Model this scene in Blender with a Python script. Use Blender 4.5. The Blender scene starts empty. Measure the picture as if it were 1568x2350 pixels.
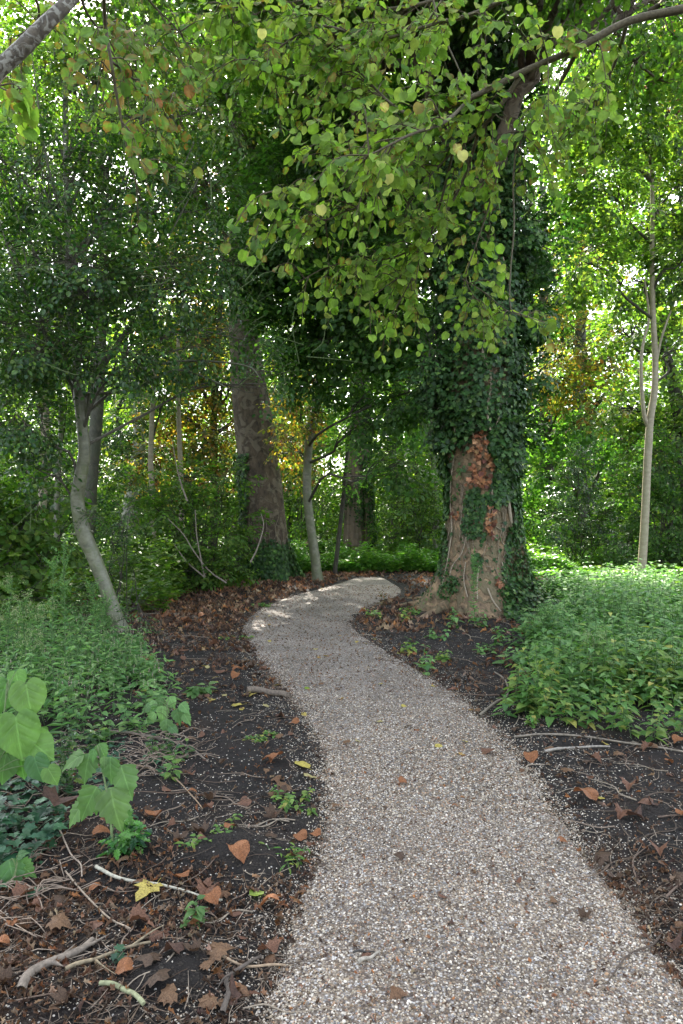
import bpy, math
import numpy as np
rad = math.radians
sc = bpy.context.scene
COL = sc.collection

# ------------------------------------------------------------------ camera, world, sun, exposure
F = 1567.0; U0 = 784.0; V0 = 1175.0; H = 1.6       # reference frame 1568 x 2350, 24 mm lens in portrait
cam_d = bpy.data.cameras.new('camera'); cam = bpy.data.objects.new('camera', cam_d); COL.objects.link(cam)
cam_d.sensor_fit = 'VERTICAL'; cam_d.sensor_height = 36.0; cam_d.lens = 24.0
cam_d.clip_start = 0.05; cam_d.clip_end = 900
cam.location = (0, 0, H); cam.rotation_euler = (rad(90), 0, 0)
sc.camera = cam

SUN_EL, SUN_AZ = 47.0, -7.0        # azimuth measured from +Y (view direction), negative = left
sd = np.array([math.sin(rad(SUN_AZ)) * math.cos(rad(SUN_EL)), math.cos(rad(SUN_AZ)) * math.cos(rad(SUN_EL)), math.sin(rad(SUN_EL))])
world = bpy.data.worlds.new("World"); sc.world = world; world.use_nodes = True
wn = world.node_tree.nodes; wl = world.node_tree.links
sky = wn.new('ShaderNodeTexSky'); sky.sky_type = 'NISHITA'; sky.sun_disc = False
sky.sun_elevation = rad(SUN_EL); sky.sun_rotation = rad(SUN_AZ)
sky.air_density = 1.0; sky.dust_density = 3.0; sky.ozone_density = 0.6
wn['Background'].inputs['Strength'].default_value = 0.15
hsv = wn.new('ShaderNodeHueSaturation'); hsv.inputs['Saturation'].default_value = .5      # thin bright cloud pales the blue
wl.new(sky.outputs['Color'], hsv.inputs['Color']); wl.new(hsv.outputs['Color'], wn['Background'].inputs['Color'])
sun_d = bpy.data.lights.new('sun', 'SUN'); sun_d.energy = 4.3; sun_d.angle = rad(0.5); sun_d.color = (1.0, 0.94, 0.84)
sun = bpy.data.objects.new('sun', sun_d); COL.objects.link(sun); sun.location = (-5, 10, 30)
from mathutils import Vector
sun.rotation_euler = Vector(sd).to_track_quat('Z', 'Y').to_euler()
sc.view_settings.view_transform = 'Standard'; sc.view_settings.look = 'None'
sc.view_settings.gamma = 1.0; sc.view_settings.exposure = 2.5
sc.render.engine = 'CYCLES'
cy = sc.cycles
cy.max_bounces = 9; cy.diffuse_bounces = 6; cy.glossy_bounces = 2; cy.transmission_bounces = 7; cy.transparent_max_bounces = 4
cy.sample_clamp_indirect = 6.0; cy.sample_clamp_direct = 0; cy.caustics_reflective = False; cy.caustics_refractive = False
cy.use_denoising = True

rng = np.random.default_rng(11)
R = lambda a, b, n=None: rng.uniform(a, b, n)

# ------------------------------------------------------------------ noise, ground height
def hash2(ix, iy, s=0):
    h = (ix.astype(np.int64) * 374761393 + iy.astype(np.int64) * 668265263 + s * 974634777) & 0xffffffff
    h = ((h ^ (h >> 13)) * 1274126177) & 0xffffffff
    return ((h ^ (h >> 16)) & 0xffff) / 65535.0
def vn(x, y, s=0):
    x = np.asarray(x, float); y = np.asarray(y, float)
    ix = np.floor(x); iy = np.floor(y); fx = x - ix; fy = y - iy
    fx = fx * fx * (3 - 2 * fx); fy = fy * fy * (3 - 2 * fy)
    a = hash2(ix, iy, s); b = hash2(ix + 1, iy, s); c = hash2(ix, iy + 1, s); d = hash2(ix + 1, iy + 1, s)
    return (a + (b - a) * fx) * (1 - fy) + (c + (d - c) * fx) * fy
def fbm(x, y, o=4, s=0):
    t = 0; a = .5
    for k in range(o):
        t = t + a * (vn(x * 2 ** k, y * 2 ** k, s + k * 7) - .5); a *= .5
    return t * 2
def W(u, v, y): return np.array([(u - U0) / F * y, y, H + (V0 - v) / F * y])
def gy(v): return H * F / (v - V0)
def G(u, v):                                       # ground point seen at a pixel
    y = gy(v); x = (u - U0) / F * y
    return float(x), float(y)
LE = [(585, 2700), (575, 2350), (620, 2250), (650, 2140), (680, 2050), (715, 1980), (742, 1880), (748, 1800), (735, 1720), (705, 1650), (652, 1595), (608, 1540), (575, 1490), (545, 1445), (572, 1405), (650, 1370), (752, 1347), (806, 1334), (815, 1325)]
RE = [(1880, 2700), (1660, 2350), (1580, 2260), (1490, 2130), (1352, 1956), (1240, 1800), (1150, 1690), (1080, 1610), (1000, 1560), (900, 1500), (830, 1452), (792, 1415), (850, 1395), (930, 1370), (940, 1352), (905, 1334), (880, 1325)]
def edge(tab):
    t_ = np.array(tab, float); t_ = t_[np.argsort(t_[:, 1])]; vv = np.arange(1325, 2700, 4.); uu = np.interp(vv, t_[:, 1], t_[:, 0])
    for _ in range(2):
        w_ = 5 if _ == 0 else 3; pad = np.concatenate([2 * uu[0] - uu[w_:0:-1], uu, 2 * uu[-1] - uu[-2:-w_ - 2:-1]]); uu = np.convolve(pad, np.ones(2 * w_ + 1) / (2 * w_ + 1), 'valid')
    p = np.array([G(*t) for t in zip(uu, vv)]); p = p[np.argsort(p[:, 1])]
    p = np.vstack([[p[0, 0] + (p[0, 0] - p[1, 0]) / (p[0, 1] - p[1, 1]) * (-6 - p[0, 1]), -6], p])
    return p
LP, RP = edge(LE), edge(RE)
YEND = LP[-1, 1]
def Lx(y): return np.interp(y, LP[:, 1], LP[:, 0])
def Rx(y): return np.interp(y, RP[:, 1], RP[:, 0])
def pin(x, y):                                     # >0 inside path, metres from the edge
    x = np.asarray(x, float); y = np.asarray(y, float)
    d = np.minimum(x - Lx(y), Rx(y) - x)
    return np.minimum(d, YEND - y)
def low(x, y): return 0.05 * fbm(x / 3.1, y / 3.1, 2, 3) * np.clip((np.hypot(x, y) - .5) / 6, .15, 1) + np.clip((np.hypot(x, y) - 30) / 60, 0, 1) * .8 * fbm(x / 25., y / 25., 2, 5)
MOUNDS = [(*G(385, 2265), .17, .035), (*G(600, 1985), .22, .055), (*G(520, 1960), .2, .05), (*G(700, 1900), .12, .025), (*G(1480, 1860), .14, .03), (*G(760, 1330), .5, .02), (*G(340, 1560), .3, .03)]
def gh(x, y):
    d = pin(x, y)
    m = np.clip(-d / .25, 0, 1)
    h = low(x, y) + m * (.035 * fbm(x * 1.3, y * 1.3, 3, 9) + .018 * fbm(x * 9, y * 9, 3, 21) + .015)
    for (mx, my, r, a) in MOUNDS:
        h = h + a * np.exp(-((x - mx) ** 2 + (y - my) ** 2) / r ** 2 * 1.5) * np.clip(m * 2, 0, 1)
    return h - .03 * np.clip(d / .12, 0, 1)
def ph(x, y):
    d = pin(x, y)
    return low(x, y) + .004 * fbm(x * 6, y * 6, 2, 33) - .02 * np.clip(1 - d / .10, 0, 1) ** 2 + .006
def sh(x, y): return np.maximum(gh(x, y), np.where(pin(x, y) > 0, ph(x, y), -9))

# ------------------------------------------------------------------ mesh building
class Geo:
    def __init__(s): s.V = []; s.F = []; s.C = []; s.M = []; s.n = 0
    def add(s, V, F, C=None, m=0):
        V = np.asarray(V, float); F = np.asarray(F, np.int64)
        s.V.append(V); s.F.append(F + s.n); s.M.append(np.full(len(F), m, np.int32))
        if C is None: C = (.1, .1, .1)
        C = np.asarray(C, float)
        if C.ndim == 1: C = np.broadcast_to(C, (len(V), 3))
        s.C.append(C); s.n += len(V)
    def build(s, name, mats, parent=None, smooth=False):
        me = bpy.data.meshes.new(name)
        V = np.concatenate(s.V); C = np.concatenate(s.C)
        me.vertices.add(len(V)); me.vertices.foreach_set('co', V.astype(np.float32).ravel())
        loops = np.concatenate([f.ravel() for f in s.F]).astype(np.int32)
        sizes = np.concatenate([np.full(len(f), f.shape[1], np.int32) for f in s.F])
        starts = np.concatenate([[0], np.cumsum(sizes)[:-1]]).astype(np.int32)
        me.loops.add(len(loops)); me.loops.foreach_set('vertex_index', loops)
        me.polygons.add(len(sizes)); me.polygons.foreach_set('loop_start', starts)
        if not isinstance(mats, (list, tuple)): mats = [mats]
        for m in mats: me.materials.append(m)
        if len(mats) > 1: me.polygons.foreach_set('material_index', np.concatenate(s.M))
        me.polygons.foreach_set('use_smooth', np.full(len(sizes), smooth, bool))
        a = me.color_attributes.new('Col', 'BYTE_COLOR', 'POINT')
        cc = np.ones((len(V), 4), np.float32); cc[:, :3] = np.clip(C, 0, 1)
        a.data.foreach_set('color', cc.ravel())
        me.update(calc_edges=True)
        o = bpy.data.objects.new(name, me); COL.objects.link(o)
        if parent is not None:
            o.parent = parent
            o.matrix_parent_inverse = parent.matrix_basis.inverted()
        return o
def tag(o, label, cat, group=None, kind=None):
    if label: o['label'] = label
    if cat: o['category'] = cat
    if group: o['group'] = group
    if kind: o['kind'] = kind
    return o
def thing(name, loc, label, cat, group=None):
    o = bpy.data.objects.new(name, None); o.empty_display_size = .2; COL.objects.link(o)
    o.location = tuple(float(c) for c in loc)
    bpy.context.view_layer.update() if False else None
    return tag(o, label, cat, group)
def structure(o): o['kind'] = 'structure'; return o

def smooth_path(P, n):
    P = np.asarray(P, float); m = len(P)
    if m < 3: t = np.linspace(0, 1, n)[:, None]; return P[0] * (1 - t) + P[-1] * t
    Q = np.vstack([2 * P[0] - P[1], P, 2 * P[-1] - P[-2]])
    out = []
    for s in np.linspace(0, m - 1, n):
        i = min(int(s), m - 2); t = s - i
        a, b, c, d = Q[i:i + 4]
        out.append(.5 * (2 * b + (c - a) * t + (2 * a - 5 * b + 4 * c - d) * t * t + (3 * b - a - 3 * c + d) * t ** 3))
    return np.array(out)
def tube(g, P, r, sides=6, C=(.1, .1, .1), m=0, rough=0, cap=True, lobes=None):
    P = np.asarray(P, float); n = len(P)
    r = np.broadcast_to(np.asarray(r, float), (n,)) if np.ndim(r) else np.full(n, float(r))
    T = np.gradient(P, axis=0); T /= np.linalg.norm(T, axis=1)[:, None] + 1e-9
    ref = np.array([1., 0, 0]) if abs(T[:, 0]).mean() < .8 else np.array([0, 1., 0])
    A = ref - T * (T @ ref)[:, None]; A /= np.linalg.norm(A, axis=1)[:, None] + 1e-9
    B = np.cross(T, A)
    th = np.linspace(0, 2 * np.pi, sides, endpoint=False)
    rr = r[:, None] * np.ones(sides)
    if rough:
        L = np.concatenate([[0], np.cumsum(np.linalg.norm(np.diff(P, axis=0), axis=1))])
        k = rng.integers(1000)
        rr = rr * (1 + rough * fbm(np.cos(th)[None] * 1.7 + 10 + 0 * rr, L[:, None] / (r.mean() * 5) + np.sin(th)[None] * 1.7, 3, int(k)))
    if lobes is not None: rr = lobes(rr, th, P)
    if sides > 60:
        zz_ = P[:, 2][:, None]; tt = th[None] + 0 * rr; w_ = np.exp(-np.clip(zz_, 0, None) / 1.2)
        rr = rr * (1 + .05 * fbm(np.cos(tt) * 3 + 20, zz_ * 2.2 + np.sin(tt) * 3, 4, 61) + .06 * w_ * fbm(tt * 5, zz_ * 1.2, 4, 67)) - .03 * np.clip(vn(tt * 2.5, zz_ * 1.8, 68) - .75, 0, 1) * 4 * (.3 + w_)
    V = P[:, None] + rr[..., None] * (np.cos(th)[None, :, None] * A[:, None] + np.sin(th)[None, :, None] * B[:, None])
    i = np.arange(n - 1)[:, None] * sides; j = np.arange(sides)[None]; j2 = (j + 1) % sides
    Fq = np.stack([i + j, i + j2, i + sides + j2, i + sides + j], -1).reshape(-1, 4)
    g.add(V.reshape(-1, 3), Fq, C, m)
    if cap:
        g.add(np.vstack([V[-1], P[-1] + T[-1] * r[-1] * .5]), [(k, (k + 1) % sides, sides) for k in range(sides)], C, m)
    return V

# ------------------------------------------------------------------ materials
def newmat(name):
    m = bpy.data.materials.new(name); m.use_nodes = True
    nt = m.node_tree; b = nt.nodes['Principled BSDF']
    return m, nt.nodes, nt.links, b
def leafmat(name, rough=.45, trans=.45, gain=(1.5, 2.0, .75), spec=.5, mot=.25):
    m, N, L, b = newmat(name)
    at = N.new('ShaderNodeAttribute'); at.attribute_name = 'Col'
    tc = N.new('ShaderNodeTexCoord'); nz = N.new('ShaderNodeTexNoise'); nz.inputs['Scale'].default_value = 18; nz.inputs['Detail'].default_value = 2
    L.new(tc.outputs['Object'], nz.inputs['Vector'])
    mr = N.new('ShaderNodeMapRange'); mr.inputs[1].default_value = .3; mr.inputs[2].default_value = .7; mr.inputs[3].default_value = 1 - mot; mr.inputs[4].default_value = 1 + mot
    L.new(nz.outputs[0], mr.inputs[0])
    mx = N.new('ShaderNodeMix'); mx.data_type = 'RGBA'; mx.blend_type = 'MULTIPLY'; mx.inputs[0].default_value = 1
    L.new(at.outputs['Color'], mx.inputs[6]); L.new(mr.outputs[0], mx.inputs[7])
    L.new(mx.outputs[2], b.inputs['Base Color'])
    b.inputs['Roughness'].default_value = rough; b.inputs['Specular IOR Level'].default_value = spec
    if trans > 0:
        tr = N.new('ShaderNodeBsdfTranslucent')
        m2 = N.new('ShaderNodeMix'); m2.data_type = 'RGBA'; m2.blend_type = 'MULTIPLY'; m2.inputs[0].default_value = 1
        L.new(mx.outputs[2], m2.inputs[6]); m2.inputs[7].default_value = (*gain, 1)
        L.new(m2.outputs[2], tr.inputs['Color'])
        ms = N.new('ShaderNodeMixShader'); ms.inputs[0].default_value = trans
        L.new(b.outputs[0], ms.inputs[1]); L.new(tr.outputs[0], ms.inputs[2])
        L.new(ms.outputs[0], N['Material Output'].inputs['Surface'])
    return m
def barkmat(name, c1, c2, c3, scale=6, stretch=.25, bump=.5, patch=3.0, patch_amt=.5, rough=.85, dist=.03):
    m, N, L, b = newmat(name)
    tc = N.new('ShaderNodeTexCoord'); mp = N.new('ShaderNodeMapping'); mp.inputs['Scale'].default_value = (1, 1, stretch)
    L.new(tc.outputs['Object'], mp.inputs['Vector'])
    n1 = N.new('ShaderNodeTexNoise'); n1.inputs['Scale'].default_value = scale; n1.inputs['Detail'].default_value = 8; n1.inputs['Roughness'].default_value = .65
    L.new(mp.outputs[0], n1.inputs['Vector'])
    r1 = N.new('ShaderNodeValToRGB'); r1.color_ramp.elements[0].position = .32; r1.color_ramp.elements[0].color = (*c1, 1); r1.color_ramp.elements[1].position = .68; r1.color_ramp.elements[1].color = (*c2, 1)
    L.new(n1.outputs[0], r1.inputs[0])
    n2 = N.new('ShaderNodeTexNoise'); n2.inputs['Scale'].default_value = patch; n2.inputs['Detail'].default_value = 4; n2.inputs['Distortion'].default_value = 1.2
    L.new(tc.outputs['Object'], n2.inputs['Vector'])
    r2 = N.new('ShaderNodeValToRGB'); r2.color_ramp.elements[0].position = .48; r2.color_ramp.elements[0].color = (0, 0, 0, 1); r2.color_ramp.elements[1].position = .56; r2.color_ramp.elements[1].color = (patch_amt,) * 3 + (1,)
    L.new(n2.outputs[0], r2.inputs[0])
    mx = N.new('ShaderNodeMix'); mx.data_type = 'RGBA'
    L.new(r2.outputs[0], mx.inputs[0]); L.new(r1.outputs[0], mx.inputs[6]); mx.inputs[7].default_value = (*c3, 1)
    L.new(mx.outputs[2], b.inputs['Base Color']); b.inputs['Roughness'].default_value = rough
    n3 = N.new('ShaderNodeTexNoise'); n3.inputs['Scale'].default_value = scale * 3; n3.inputs['Detail'].default_value = 9; n3.inputs['Roughness'].default_value = .7
    L.new(mp.outputs[0], n3.inputs['Vector'])
    ad = N.new('ShaderNodeMath'); ad.operation = 'ADD'; L.new(n3.outputs[0], ad.inputs[0]); L.new(r2.outputs[0], ad.inputs[1])
    bp = N.new('ShaderNodeBump'); bp.inputs['Strength'].default_value = bump; bp.inputs['Distance'].default_value = dist
    L.new(ad.outputs[0], bp.inputs['Height']); L.new(bp.outputs[0], b.inputs['Normal'])
    return m
def attrmat(name, rough=.8, spec=.3, noise=30, amt=.35, bump=.3):
    m, N, L, b = newmat(name)
    at = N.new('ShaderNodeAttribute'); at.attribute_name = 'Col'
    tc = N.new('ShaderNodeTexCoord'); nz = N.new('ShaderNodeTexNoise'); nz.inputs['Scale'].default_value = noise; nz.inputs['Detail'].default_value = 5
    L.new(tc.outputs['Object'], nz.inputs['Vector'])
    mr = N.new('ShaderNodeMapRange'); mr.inputs[1].default_value = .3; mr.inputs[2].default_value = .7; mr.inputs[3].default_value = 1 - amt; mr.inputs[4].default_value = 1 + amt
    L.new(nz.outputs[0], mr.inputs[0])
    mx = N.new('ShaderNodeMix'); mx.data_type = 'RGBA'; mx.blend_type = 'MULTIPLY'; mx.inputs[0].default_value = 1
    L.new(at.outputs['Color'], mx.inputs[6]); L.new(mr.outputs[0], mx.inputs[7]); L.new(mx.outputs[2], b.inputs['Base Color'])
    b.inputs['Roughness'].default_value = rough; b.inputs['Specular IOR Level'].default_value = spec
    bp = N.new('ShaderNodeBump'); bp.inputs['Strength'].default_value = bump; bp.inputs['Distance'].default_value = .005
    L.new(nz.outputs[0], bp.inputs['Height']); L.new(bp.outputs[0], b.inputs['Normal'])
    return m

M = {}
M['leaf'] = leafmat('leaf_foliage', rough=.5, trans=.42, gain=(1.5, 1.9, .7), spec=.32)
M['leaf_bg'] = leafmat('leaf_background', rough=.34, trans=.48, gain=(1.8, 2.1, .75))
M['hazel'] = leafmat('leaf_hazel', rough=.6, trans=.46, gain=(1.4, 1.6, .7), spec=.15, mot=.32)
M['holly'] = leafmat('leaf_holly', rough=.33, trans=.32, gain=(1.7, 2.1, .6), spec=.42)
M['glossy'] = leafmat('leaf_glossy', rough=.22, trans=.3, gain=(1.7, 2.1, .6), spec=.8)
M['ivy'] = leafmat('leaf_ivy', rough=.42, trans=.18, spec=.25)
M['herb'] = leafmat('leaf_herb', rough=.55, trans=.35, gain=(1.3, 1.6, .8), spec=.3, mot=.15)
M['dry'] = leafmat('leaf_dry', rough=.65, trans=.15, gain=(1.2, 1, .8), spec=.25, mot=.4)
M['plane_bark'] = barkmat('bark_plane', (.085, .058, .036), (.42, .285, .155), (.17, .14, .075), scale=9, stretch=.7, patch=4.5, patch_amt=.85, bump=1.0, dist=.04)
M['brown_bark'] = barkmat('bark_brown', (.035, .026, .018), (.15, .11, .07), (.24, .20, .14), scale=9, stretch=.5, patch=4, patch_amt=.5, bump=1.0)
M['grey_bark'] = barkmat('bark_grey', (.10, .10, .065), (.22, .22, .145), (.12, .135, .065), scale=9, stretch=1.6, patch=4, patch_amt=.7, bump=.3, rough=.42, dist=.012)
M['pale_bark'] = barkmat('bark_pale', (.26, .21, .14), (.40, .34, .24), (.24, .23, .13), scale=8, stretch=1.8, patch=5, patch_amt=.35, bump=.25, rough=.6, dist=.012)
M['furrow_bark'] = barkmat('bark_furrowed', (.075, .055, .045), (.30, .22, .16), (.16, .13, .10), scale=9, stretch=.12, patch=3, patch_amt=.4, bump=1.0, dist=.06)
M['olive_bark'] = barkmat('bark_olive', (.035, .035, .022), (.10, .095, .06), (.06, .07, .035), scale=8, stretch=.8, patch=4, patch_amt=.6, bump=.4, rough=.7)
M['bough_bark'] = barkmat('bark_bough', (.045, .036, .026), (.15, .125, .085), (.34, .33, .27), scale=40, stretch=1, patch=26, patch_amt=.75, bump=.6, rough=.7, dist=.006)
M['dark_bark'] = barkmat('bark_dark', (.02, .018, .014), (.075, .062, .045), (.06, .07, .035), scale=9, stretch=.3, patch=3, patch_amt=.5)
M['twig'] = attrmat('twig_wood', noise=60)
M['pebble'] = attrmat('pebble', rough=.6, spec=.4, noise=150, amt=.15, bump=.1)

def soil_mat():
    m, N, L, b = newmat('soil')
    tc = N.new('ShaderNodeTexCoord'); ob = tc.outputs['Object']
    n1 = N.new('ShaderNodeTexNoise'); n1.inputs['Scale'].default_value = 14; n1.inputs['Detail'].default_value = 10; n1.inputs['Roughness'].default_value = .7; L.new(ob, n1.inputs['Vector'])
    r1 = N.new('ShaderNodeValToRGB'); e = r1.color_ramp.elements
    e[0].position = .3; e[0].color = (.007, .0062, .0055, 1); e[1].position = .8; e[1].color = (.034, .028, .024, 1); L.new(n1.outputs[0], r1.inputs[0])
    n4 = N.new('ShaderNodeTexNoise'); n4.inputs['Scale'].default_value = 1.1; n4.inputs['Detail'].default_value = 5; L.new(ob, n4.inputs['Vector'])
    r4 = N.new('ShaderNodeValToRGB'); r4.color_ramp.elements[0].position = .54; r4.color_ramp.elements[1].position = .78; L.new(n4.outputs[0], r4.inputs[0])
    mx0 = N.new('ShaderNodeMix'); mx0.data_type = 'RGBA'; L.new(r4.outputs[0], mx0.inputs[0]); L.new(r1.outputs[0], mx0.inputs[6])
    n5 = N.new('ShaderNodeTexNoise'); n5.inputs['Scale'].default_value = 45; n5.inputs['Detail'].default_value = 6; L.new(ob, n5.inputs['Vector'])
    r5 = N.new('ShaderNodeValToRGB'); r5.color_ramp.elements[0].color = (.022, .013, .009, 1); r5.color_ramp.elements[1].color = (.075, .046, .03, 1); r5.color_ramp.elements[0].position = .35; r5.color_ramp.elements[1].position = .7
    L.new(n5.outputs[0], r5.inputs[0]); L.new(r5.outputs[0], mx0.inputs[7])
    # small pale shell bits
    v = N.new('ShaderNodeTexVoronoi'); v.inputs['Scale'].default_value = 55; L.new(ob, v.inputs['Vector'])
    th = N.new('ShaderNodeMath'); th.operation = 'LESS_THAN'; th.inputs[1].default_value = .26; L.new(v.outputs['Distance'], th.inputs[0])
    sp = N.new('ShaderNodeSeparateColor'); L.new(v.outputs['Color'], sp.inputs[0])
    t2 = N.new('ShaderNodeMath'); t2.operation = 'GREATER_THAN'; t2.inputs[1].default_value = .90; L.new(sp.outputs[0], t2.inputs[0])
    mu = N.new('ShaderNodeMath'); mu.operation = 'MULTIPLY'; L.new(th.outputs[0], mu.inputs[0]); L.new(t2.outputs[0], mu.inputs[1])
    mx = N.new('ShaderNodeMix'); mx.data_type = 'RGBA'; L.new(mu.outputs[0], mx.inputs[0]); L.new(mx0.outputs[2], mx.inputs[6]); mx.inputs[7].default_value = (.5, .47, .42, 1)
    L.new(mx.outputs[2], b.inputs['Base Color']); b.inputs['Roughness'].default_value = .9; b.inputs['Specular IOR Level'].default_value = .25
    n2 = N.new('ShaderNodeTexNoise'); n2.inputs['Scale'].default_value = 60; n2.inputs['Detail'].default_value = 8; n2.inputs['Roughness'].default_value = .75; L.new(ob, n2.inputs['Vector'])
    bp = N.new('ShaderNodeBump'); bp.inputs['Strength'].default_value = 1; bp.inputs['Distance'].default_value = .018; L.new(n2.outputs[0], bp.inputs['Height']); L.new(bp.outputs[0], b.inputs['Normal'])
    return m
def gravel_mat():
    m, N, L, b = newmat('gravel_path')
    tc = N.new('ShaderNodeTexCoord'); ob = tc.outputs['Object']
    nd = N.new('ShaderNodeTexNoise'); nd.inputs['Scale'].default_value = 200; L.new(ob, nd.inputs['Vector'])
    v = N.new('ShaderNodeTexVoronoi'); v.inputs['Scale'].default_value = 105; L.new(ob, v.inputs['Vector'])
    sp = N.new('ShaderNodeSeparateColor'); L.new(v.outputs['Color'], sp.inputs[0])
    r = N.new('ShaderNodeValToRGB'); r.color_ramp.interpolation = 'CONSTANT'; e = r.color_ramp.elements
    cols = [(0, (.10, .075, .055)), (.16, (.20, .155, .115)), (.34, (.31, .26, .20)), (.52, (.42, .37, .31)), (.66, (.27, .26, .26)), (.74, (.36, .27, .18)), (.80, (.60, .57, .52)), (.93, (.15, .12, .10))]
    e[0].position = 0; e[0].color = (*cols[0][1], 1); e[1].position = cols[1][0]; e[1].color = (*cols[1][1], 1)
    for p, c in cols[2:]:
        q = e.new(p); q.color = (*c, 1)
    L.new(sp.outputs[0], r.inputs[0])
    dr = N.new('ShaderNodeMapRange'); dr.inputs[1].default_value = .25; dr.inputs[2].default_value = .75; dr.inputs[3].default_value = 1.0; dr.inputs[4].default_value = .25; L.new(v.outputs['Distance'], dr.inputs[0])
    mx = N.new('ShaderNodeMix'); mx.data_type = 'RGBA'; L.new(dr.outputs[0], mx.inputs[0]); mx.inputs[6].default_value = (.075, .055, .04, 1); L.new(r.outputs[0], mx.inputs[7])
    n2 = N.new('ShaderNodeTexNoise'); n2.inputs['Scale'].default_value = 1.6; n2.inputs['Detail'].default_value = 6; L.new(ob, n2.inputs['Vector'])
    m2 = N.new('ShaderNodeMapRange'); m2.inputs[1].default_value = .35; m2.inputs[2].default_value = .65; m2.inputs[3].default_value = .66; m2.inputs[4].default_value = 1.02; L.new(n2.outputs[0], m2.inputs[0])
    mm = N.new('ShaderNodeMix'); mm.data_type = 'RGBA'; mm.blend_type = 'MULTIPLY'; mm.inputs[0].default_value = 1; L.new(mx.outputs[2], mm.inputs[6]); L.new(m2.outputs[0], mm.inputs[7])
    L.new(mm.outputs[2], b.inputs['Base Color']); b.inputs['Roughness'].default_value = .75
    inv = N.new('ShaderNodeMath'); inv.operation = 'SUBTRACT'; inv.inputs[0].default_value = 1; L.new(v.outputs['Distance'], inv.inputs[1])
    bp = N.new('ShaderNodeBump'); bp.inputs['Strength'].default_value = .9; bp.inputs['Distance'].default_value = .006; L.new(inv.outputs[0], bp.inputs['Height']); L.new(bp.outputs[0], b.inputs['Normal'])
    return m
M['soil'] = soil_mat(); M['gravel'] = gravel_mat()

# ------------------------------------------------------------------ ground and path
def axis(lo, hi, step, far, grow=1.28):
    a = list(np.arange(lo, hi, step)); s = step; x = a[-1]
    while x < far: s *= grow; x += s; a.append(x)
    s = step; x = a[0]; pre = []
    while x > -far: s *= grow; x -= s; pre.append(x)
    return np.array(pre[::-1] + a)
gx, gy_ = axis(-4.5, 5.0, .035, 420), axis(1.2, 12, .035, 420)
X, Y = np.meshgrid(gx, gy_)
Z = gh(X, Y)
nx = len(gx); i = np.arange(len(gy_) - 1)[:, None] * nx; j = np.arange(nx - 1)[None]
g = Geo(); g.add(np.stack([X, Y, Z], -1).reshape(-1, 3), np.stack([i + j, i + j + 1, i + nx + j + 1, i + nx + j], -1).reshape(-1, 4))
structure(g.build('ground', M['soil'], smooth=True))
ys = np.concatenate([np.arange(-5, 1.2, .2), np.arange(1.2, 10, .03), np.linspace(10, YEND, 160)])
s = np.linspace(0, 1, 70); s = .5 - .5 * np.cos(s * np.pi)
el = Lx(ys) + .13 * fbm(ys * 3.3, ys * 0, 4, 51); er = Rx(ys) + .13 * fbm(ys * 3.3, ys * 0 + 9, 4, 52)
X = el[:, None] * (1 - s) + er[:, None] * s; Y = np.repeat(ys[:, None], len(s), 1); Z = ph(X, Y)
n = len(s); i = np.arange(len(ys) - 1)[:, None] * n; j = np.arange(n - 1)[None]
g = Geo(); g.add(np.stack([X, Y, Z], -1).reshape(-1, 3), np.stack([i + j, i + j + 1, i + n + j + 1, i + n + j], -1).reshape(-1, 4))
structure(g.build('path', M['gravel'], smooth=True))

# ------------------------------------------------------------------ leaf templates (unit length along +Y, normal +Z), last column = distance to rim 0..1
def fan(outline, c=(0, .42), fold=.12, droop=.12, wav=0):
    o = np.array(outline, float); P = np.vstack([[c], o])
    z = fold * np.abs(P[:, 0]) * 1.2 - droop * (P[:, 1]) ** 2
    if wav: z = z + wav * np.sin(np.arange(len(P)) * 2.4)
    n = len(o)
    Fc = np.array([(0, 1 + k, 1 + (k + 1) % n) for k in range(n)])
    E = np.ones(len(P)); E[0] = 0
    return np.column_stack([P, z]), Fc, E
def mirror(half):
    h = np.array(half, float); l = h[1:-1][::-1].copy(); l[:, 0] *= -1
    return np.vstack([h, l])
T_RH = (np.array([[0, 0, 0], [.33, .45, .07], [0, 1, -.1], [-.33, .45, .07]]), np.array([[0, 1, 2], [0, 2, 3]]), np.array([0, 1, 1, 1.]))
T_HX = (np.array([[0, 0, 0], [.34, .28, .06], [.33, .66, .03], [0, 1, -.12], [-.33, .66, .03], [-.34, .28, .06]]), np.array([[0, 1, 2, 3], [0, 3, 4, 5]]), np.array([0, 1, 1, 1, 1, 1.]))
T_NARROW = (np.array([[0, 0, 0], [.13, .3, .03], [.11, .66, .0], [0, 1, -.2], [-.11, .66, .0], [-.13, .3, .03]]), np.array([[0, 1, 2, 3], [0, 3, 4, 5]]), np.array([0, 1, 1, 1, 1, 1.]))
T_HAZEL = fan(mirror([(0, .03), (.2, -.03), (.37, .07), (.46, .25), (.50, .45), (.47, .62), (.40, .76), (.28, .86), (.14, .92), (0, 1.04)]), fold=.16, droop=.14, wav=.012)
T_OVATE = fan(mirror([(0, 0), (.2, .04), (.34, .2), (.36, .38), (.3, .56), (.2, .74), (.09, .9), (0, 1.05)]), fold=.22, droop=.2)
T_NETTLE = fan(mirror([(0, 0), (.22, .02), (.33, .18), (.28, .25), (.32, .38), (.24, .44), (.26, .56), (.17, .63), (.17, .74), (.08, .84), (0, 1.05)]), fold=.2, droop=.25)
T_IVY = fan(mirror([(0, .08), (.14, -.04), (.36, .02), (.52, .16), (.30, .30), (.44, .46), (.46, .6), (.24, .62), (.12, .84), (0, 1.0)]), fold=.1, droop=.12)
T_HOLLY = fan(mirror([(0, 0), (.12, .08), (.26, .14), (.17, .26), (.32, .38), (.19, .5), (.3, .64), (.14, .74), (.16, .86), (0, 1.02)]), fold=.35, droop=.1, wav=.05)
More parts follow.
